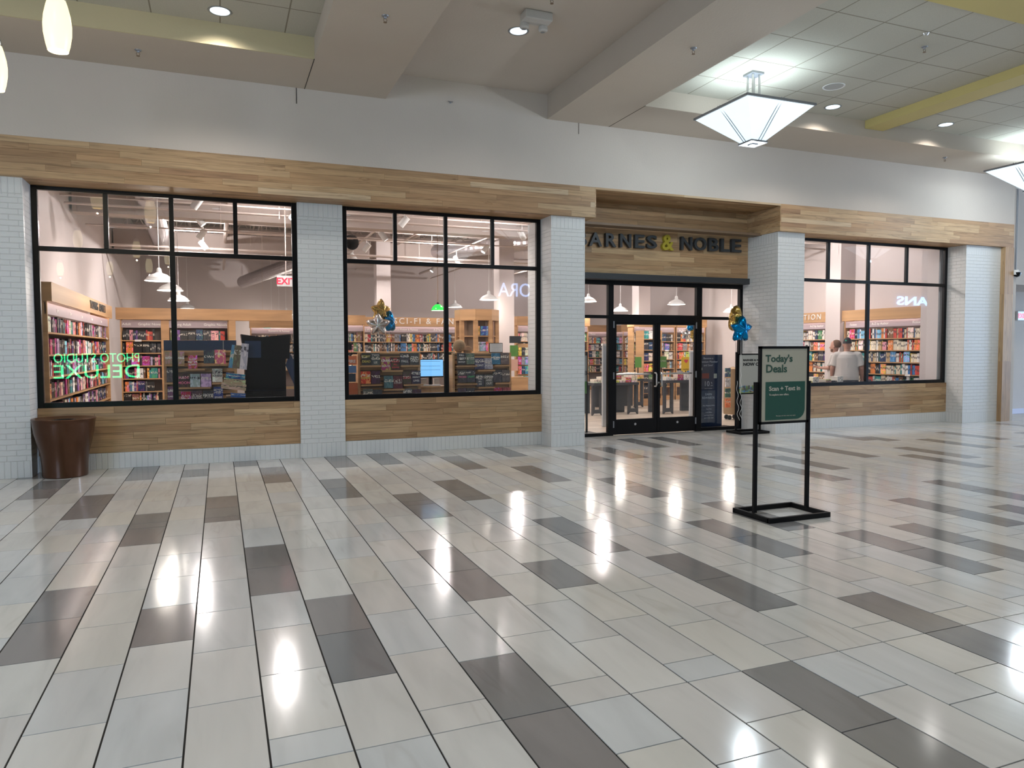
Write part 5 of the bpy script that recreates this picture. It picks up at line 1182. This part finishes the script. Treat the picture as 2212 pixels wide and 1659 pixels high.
# ------------------------------------------------------------------ people
skin_m = mat('skin', (.50, .27, .20), .5); tee_m = mat('white_cotton', (.62, .585, .56), .85); hair_m = mat('brown_hair', (.12, .06, .03), .7); cap_m = mat('black_cap', (.012, .012, .014), .7); dark_m = mat('dark_denim', (.03, .035, .05), .8)
def limb(g, pts, rs, n=14):
    pts = [Vector(p) for p in pts]; P = []; Rr = []
    for i in range(len(pts)-1):
        for k in range(5): f = k/5; P.append(pts[i].lerp(pts[i+1], f)); Rr.append(rs[i]+(rs[i+1]-rs[i])*f)
    P.append(pts[-1]); Rr.append(rs[-1]); b = len(g.v); u = (P[1]-P[0]).orthogonal().normalized()
    for i, p in enumerate(P):
        t = (P[min(i+1, len(P)-1)]-P[max(i-1, 0)]).normalized(); u = (u-t*u.dot(t)).normalized(); w = t.cross(u)
        for q in range(n): a = 2*PI*q/n; g.v.append(tuple(p+(u*math.cos(a)+w*math.sin(a))*Rr[i]))
    for i in range(len(P)-1):
        for q in range(n): j = (q+1) % n; g.face([b+i*n+q, b+i*n+j, b+(i+1)*n+j, b+(i+1)*n+q])
    g.face([b+q for q in range(n)][::-1]); g.face([b+(len(P)-1)*n+q for q in range(n)])
def loft(g, rings, n=24):
    """rings: (x, y, z, rx, ry)"""
    b = len(g.v)
    for x, y, z, rx, ry in rings:
        for q in range(n): a = 2*PI*q/n; g.v.append((x+rx*math.cos(a), y+ry*math.sin(a), z))
    for i in range(len(rings)-1):
        for q in range(n): j = (q+1) % n; g.face([b+i*n+q, b+i*n+j, b+(i+1)*n+j, b+(i+1)*n+q])
    g.face([b+q for q in range(n)][::-1]); g.face([b+(len(rings)-1)*n+q for q in range(n)])
def fused(g, name, m, parent, vox, it=4):
    o = g.build(name, m); md = o.modifiers.new('r', 'REMESH'); md.mode = 'VOXEL'; md.voxel_size = vox; s = o.modifiers.new('s', 'SMOOTH'); s.iterations = it; s.factor = .5
    bpy.context.view_layer.update(); me = bpy.data.meshes.new_from_object(o.evaluated_get(bpy.context.evaluated_depsgraph_get())); o.modifiers.clear(); old = o.data; o.data = me; bpy.data.meshes.remove(old)
    me.polygons.foreach_set('use_smooth', [True]*len(me.polygons)); o.parent = parent; o.name = name; return o
def hand(g, w, d, side, curl=.5, up_=Vector((0, 1, 0))):
    """palm from the wrist w along d, four unequal fingers and a thumb"""
    w, d = Vector(w), Vector(d).normalized(); f = up_; s = d.cross(f).normalized()*side
    limb(g, [w-d*.01, w+d*.04, w+d*.085], [.026, .033, .030], 10); limb(g, [w+d*.02+s*.016, w+d*.085+s*.026], [.022, .016], 8); limb(g, [w+d*.02-s*.016, w+d*.085-s*.026], [.022, .016], 8)
    for k, L in enumerate((.072, .082, .076, .058)):
        r = w+d*.085+s*(.030-.020*k); a = curl*.6
        p1 = r+d*L*.42*math.cos(a)+f*L*.42*math.sin(a); a2 = curl*1.5; p2 = p1+d*L*.33*math.cos(a2)+f*L*.33*math.sin(a2); a3 = curl*2.2; p3 = p2+d*L*.25*math.cos(a3)+f*L*.25*math.sin(a3)
        limb(g, [r-d*.01, p1, p2, p3], [.0095, .0088, .008, .007], 8)
    r = w+d*.03+s*.030; limb(g, [r-s*.012, r+s*.02+d*.03+f*.01, r+s*.022+d*.058+f*.022], [.014, .011, .008], 8)
def man(label, loc, rz, S, arms, cap, build=1.0, turn=0, holds=None):
    t = thing('person', label, 'person', loc, rz); g = MB()
    # body: head, neck, torso, legs, arms fused into one surface
    c, s_ = math.cos(turn), math.sin(turn)
    def hd(x, y, z): return (x*c-y*s_, x*s_+y*c+.02, z)
    loft(g, [(0, .02, 1.50, .050, .055), (0, .022, 1.53, .062, .075), (0, .026, 1.57, .070, .092), (0, .022, 1.62, .076, .100), (0, .018, 1.67, .078, .100), (0, .012, 1.72, .070, .090), (0, .01, 1.755, .045, .06), (0, .01, 1.77, .015, .02)])
    limb(g, [(0, -.01, 1.38), (0, .0, 1.46), (0, .012, 1.56)], [.075, .058, .058])
    limb(g, [hd(0, .09, 1.635), hd(0, .118, 1.60), hd(0, .10, 1.585)], [.010, .016, .012], 8)             # nose
    limb(g, [hd(0, .08, 1.555), hd(0, .098, 1.545)], [.022, .012], 8); limb(g, [hd(0, .07, 1.52), hd(0, .088, 1.505)], [.035, .020], 8)  # mouth, chin
    for q in (-1, 1):
        limb(g, [hd(q*.072, .0, 1.63), hd(q*.092, -.012, 1.625), hd(q*.085, -.008, 1.585)], [.012, .013, .009], 8)     # ears
        limb(g, [hd(q*.032, .088, 1.645), hd(q*.034, .092, 1.645)], [.012, .011], 8)
    B = build
    loft(g, [(0, 0, .86, .16*B, .12*B), (0, 0, .95, .175*B, .13*B), (0, .01, 1.08, .165*B, .13*B), (0, .01, 1.22, .175*B, .125*B), (0, 0, 1.34, .185*B, .115*B), (0, -.01, 1.42, .15*B, .09*B), (0, -.01, 1.46, .07, .06)])
    for q in (-1, 1):
        limb(g, [(q*.09, 0, .92), (q*.10, .01, .50), (q*.10, -.01, .10)], [.095*B, .062*B, .045]); limb(g, [(q*.10, -.04, .045), (q*.105, .05, .04), (q*.11, .16, .03)], [.045, .042, .03])
    for q, (sh, el, wr, hd_, curl) in zip((-1, 1), arms):
        limb(g, [sh, el, wr], [.055*B, .045*B, .030]); hand(g, wr, Vector(wr)-Vector(el) if hd_ is None else hd_, -q, curl)
    fused(g, 'body', skin_m, t, .0075, 3)
    g = MB()                                 # T-shirt
    loft(g, [(0, 0, .84, .205*B, .155*B), (0, 0, .93, .205*B, .16*B), (0, .012, 1.06, .198*B, .162*B), (0, .01, 1.20, .205*B, .15*B), (0, 0, 1.33, .212*B, .135*B), (0, -.01, 1.41, .185*B, .108*B), (0, -.008, 1.455, .10*B, .075), (0, -.004, 1.475, .065, .062)])
    for q, (sh, el, wr, _, _) in zip((-1, 1), arms):
        shv, elv = Vector(sh), Vector(el); limb(g, [(q*.12, 0, 1.38), shv, shv.lerp(elv, .45), shv.lerp(elv, .82)], [.085, .080*B, .072*B, .074*B], 16)
    for k in range(7): a = k*.9; limb(g, [(.12*math.cos(a)*B, .13*math.sin(a)*B, .95), (.10*math.cos(a+.3)*B, .13*math.sin(a+.3)*B, 1.2)], [.03, .028], 6)
    fused(g, 'shirt', tee_m, t, .012, 5)
    g = MB(); loft(g, [(0, 0, .80, .20*B, .15*B), (0, 0, .90, .195*B, .148*B), (0, 0, .95, .18*B, .14*B)])
    for q in (-1, 1): limb(g, [(q*.09, 0, .88), (q*.10, .01, .50), (q*.10, -.01, .07)], [.115*B, .085*B, .07])
    fused(g, 'trousers', dark_m, t, .015, 3)
    for q in (-1, 1):
        g = MB(); limb(g, [(q*.10, -.06, .05), (q*.105, .06, .05), (q*.11, .19, .035)], [.052, .05, .036]); fused(g, 'shoe', M['tagw'], t, .012, 3)
    if cap:
        g = MB(); g.lathe([(.090*math.cos(k*PI/16), 1.650+.140*math.sin(k*PI/16)) for k in range(9)], (0, .008, 0), 24, sy=1.28); o = g.build('cap', cap_m, t, smooth=True)
        g = MB(); g.prism([(-.06, -.02), (.06, -.02), (.062, -.06), (.03, -.09), (-.03, -.09), (-.062, -.06)], 'z', 1.66, 1.672) if False else g.prism([(-.06, .08), (.06, .08), (.062, .13), (.03, .165), (-.03, .165), (-.062, .13)], 'z', 1.655, 1.665)
        g.build('cap_brim', cap_m, t); MB().lathe([(0, -.004), (.016, -.003), (.0165, .0)], n=12, ax='y').build('cap_badge', mat('mint_badge', (.05, .6, .35), .4), t).location = (-.03, -.100, 1.715)
    else:
        g = MB(); loft(g, [(0, .0, 1.60, .074, .085), (0, -.006, 1.66, .085, .104), (0, -.004, 1.72, .080, .100), (0, 0, 1.765, .055, .07), (0, 0, 1.785, .02, .03)]); fused(g, 'hair', hair_m, t, .01, 3).location = (0, -.018, 0)
        g = MB(); loft(g, [(0, .06, 1.50, .045, .04), (0, .055, 1.53, .062, .058), (0, .045, 1.57, .071, .058)]); fused(g, 'beard', hair_m, t, .008, 3)
    t.scale = (S, S, S); return t
az = -math.radians(46)
hang = lambda q, ex_, fy=.02: ((q*.21, -.005, 1.385), (q*(.27+ex_), -.03+fy, 1.10), (q*(.285+ex_), .05+fy, .86), None, .45)
man('big man seen from behind in a white T-shirt and black cap, right window', (12.86, 12.22, 0), az, 1.0, [hang(-1, .02), hang(1, .02)], True, 1.22)
ph_w = (-.20+.13, .40, 1.16)
man('bearded man half hidden behind the white T-shirt, looking at a phone', (13.18, 12.86, 0), az+math.radians(72), .975, [((-.19, 0, 1.385), (-.22, .07, 1.12), (-.10, .33, 1.12), Vector((.2, 1, .25)), .9), hang(1, 0)], False, 1.0)
# the phone lies in his left hand
pm = Matrix.Translation((13.18, 12.86, 0)) @ Matrix.Rotation(az+math.radians(72), 4, 'Z') @ Matrix.Scale(.975, 4)
o = MB().box(-.037, .037, -.075, .075, -.005, .005).build('phone', M['black'], None, bevel=.004); o.matrix_world = pm @ Matrix.Translation((-.075, .42, 1.185)) @ Matrix.Rotation(.5, 4, 'X'); tag(o, 'dark phone held by the bearded man, left of the white T-shirt', 'phone')
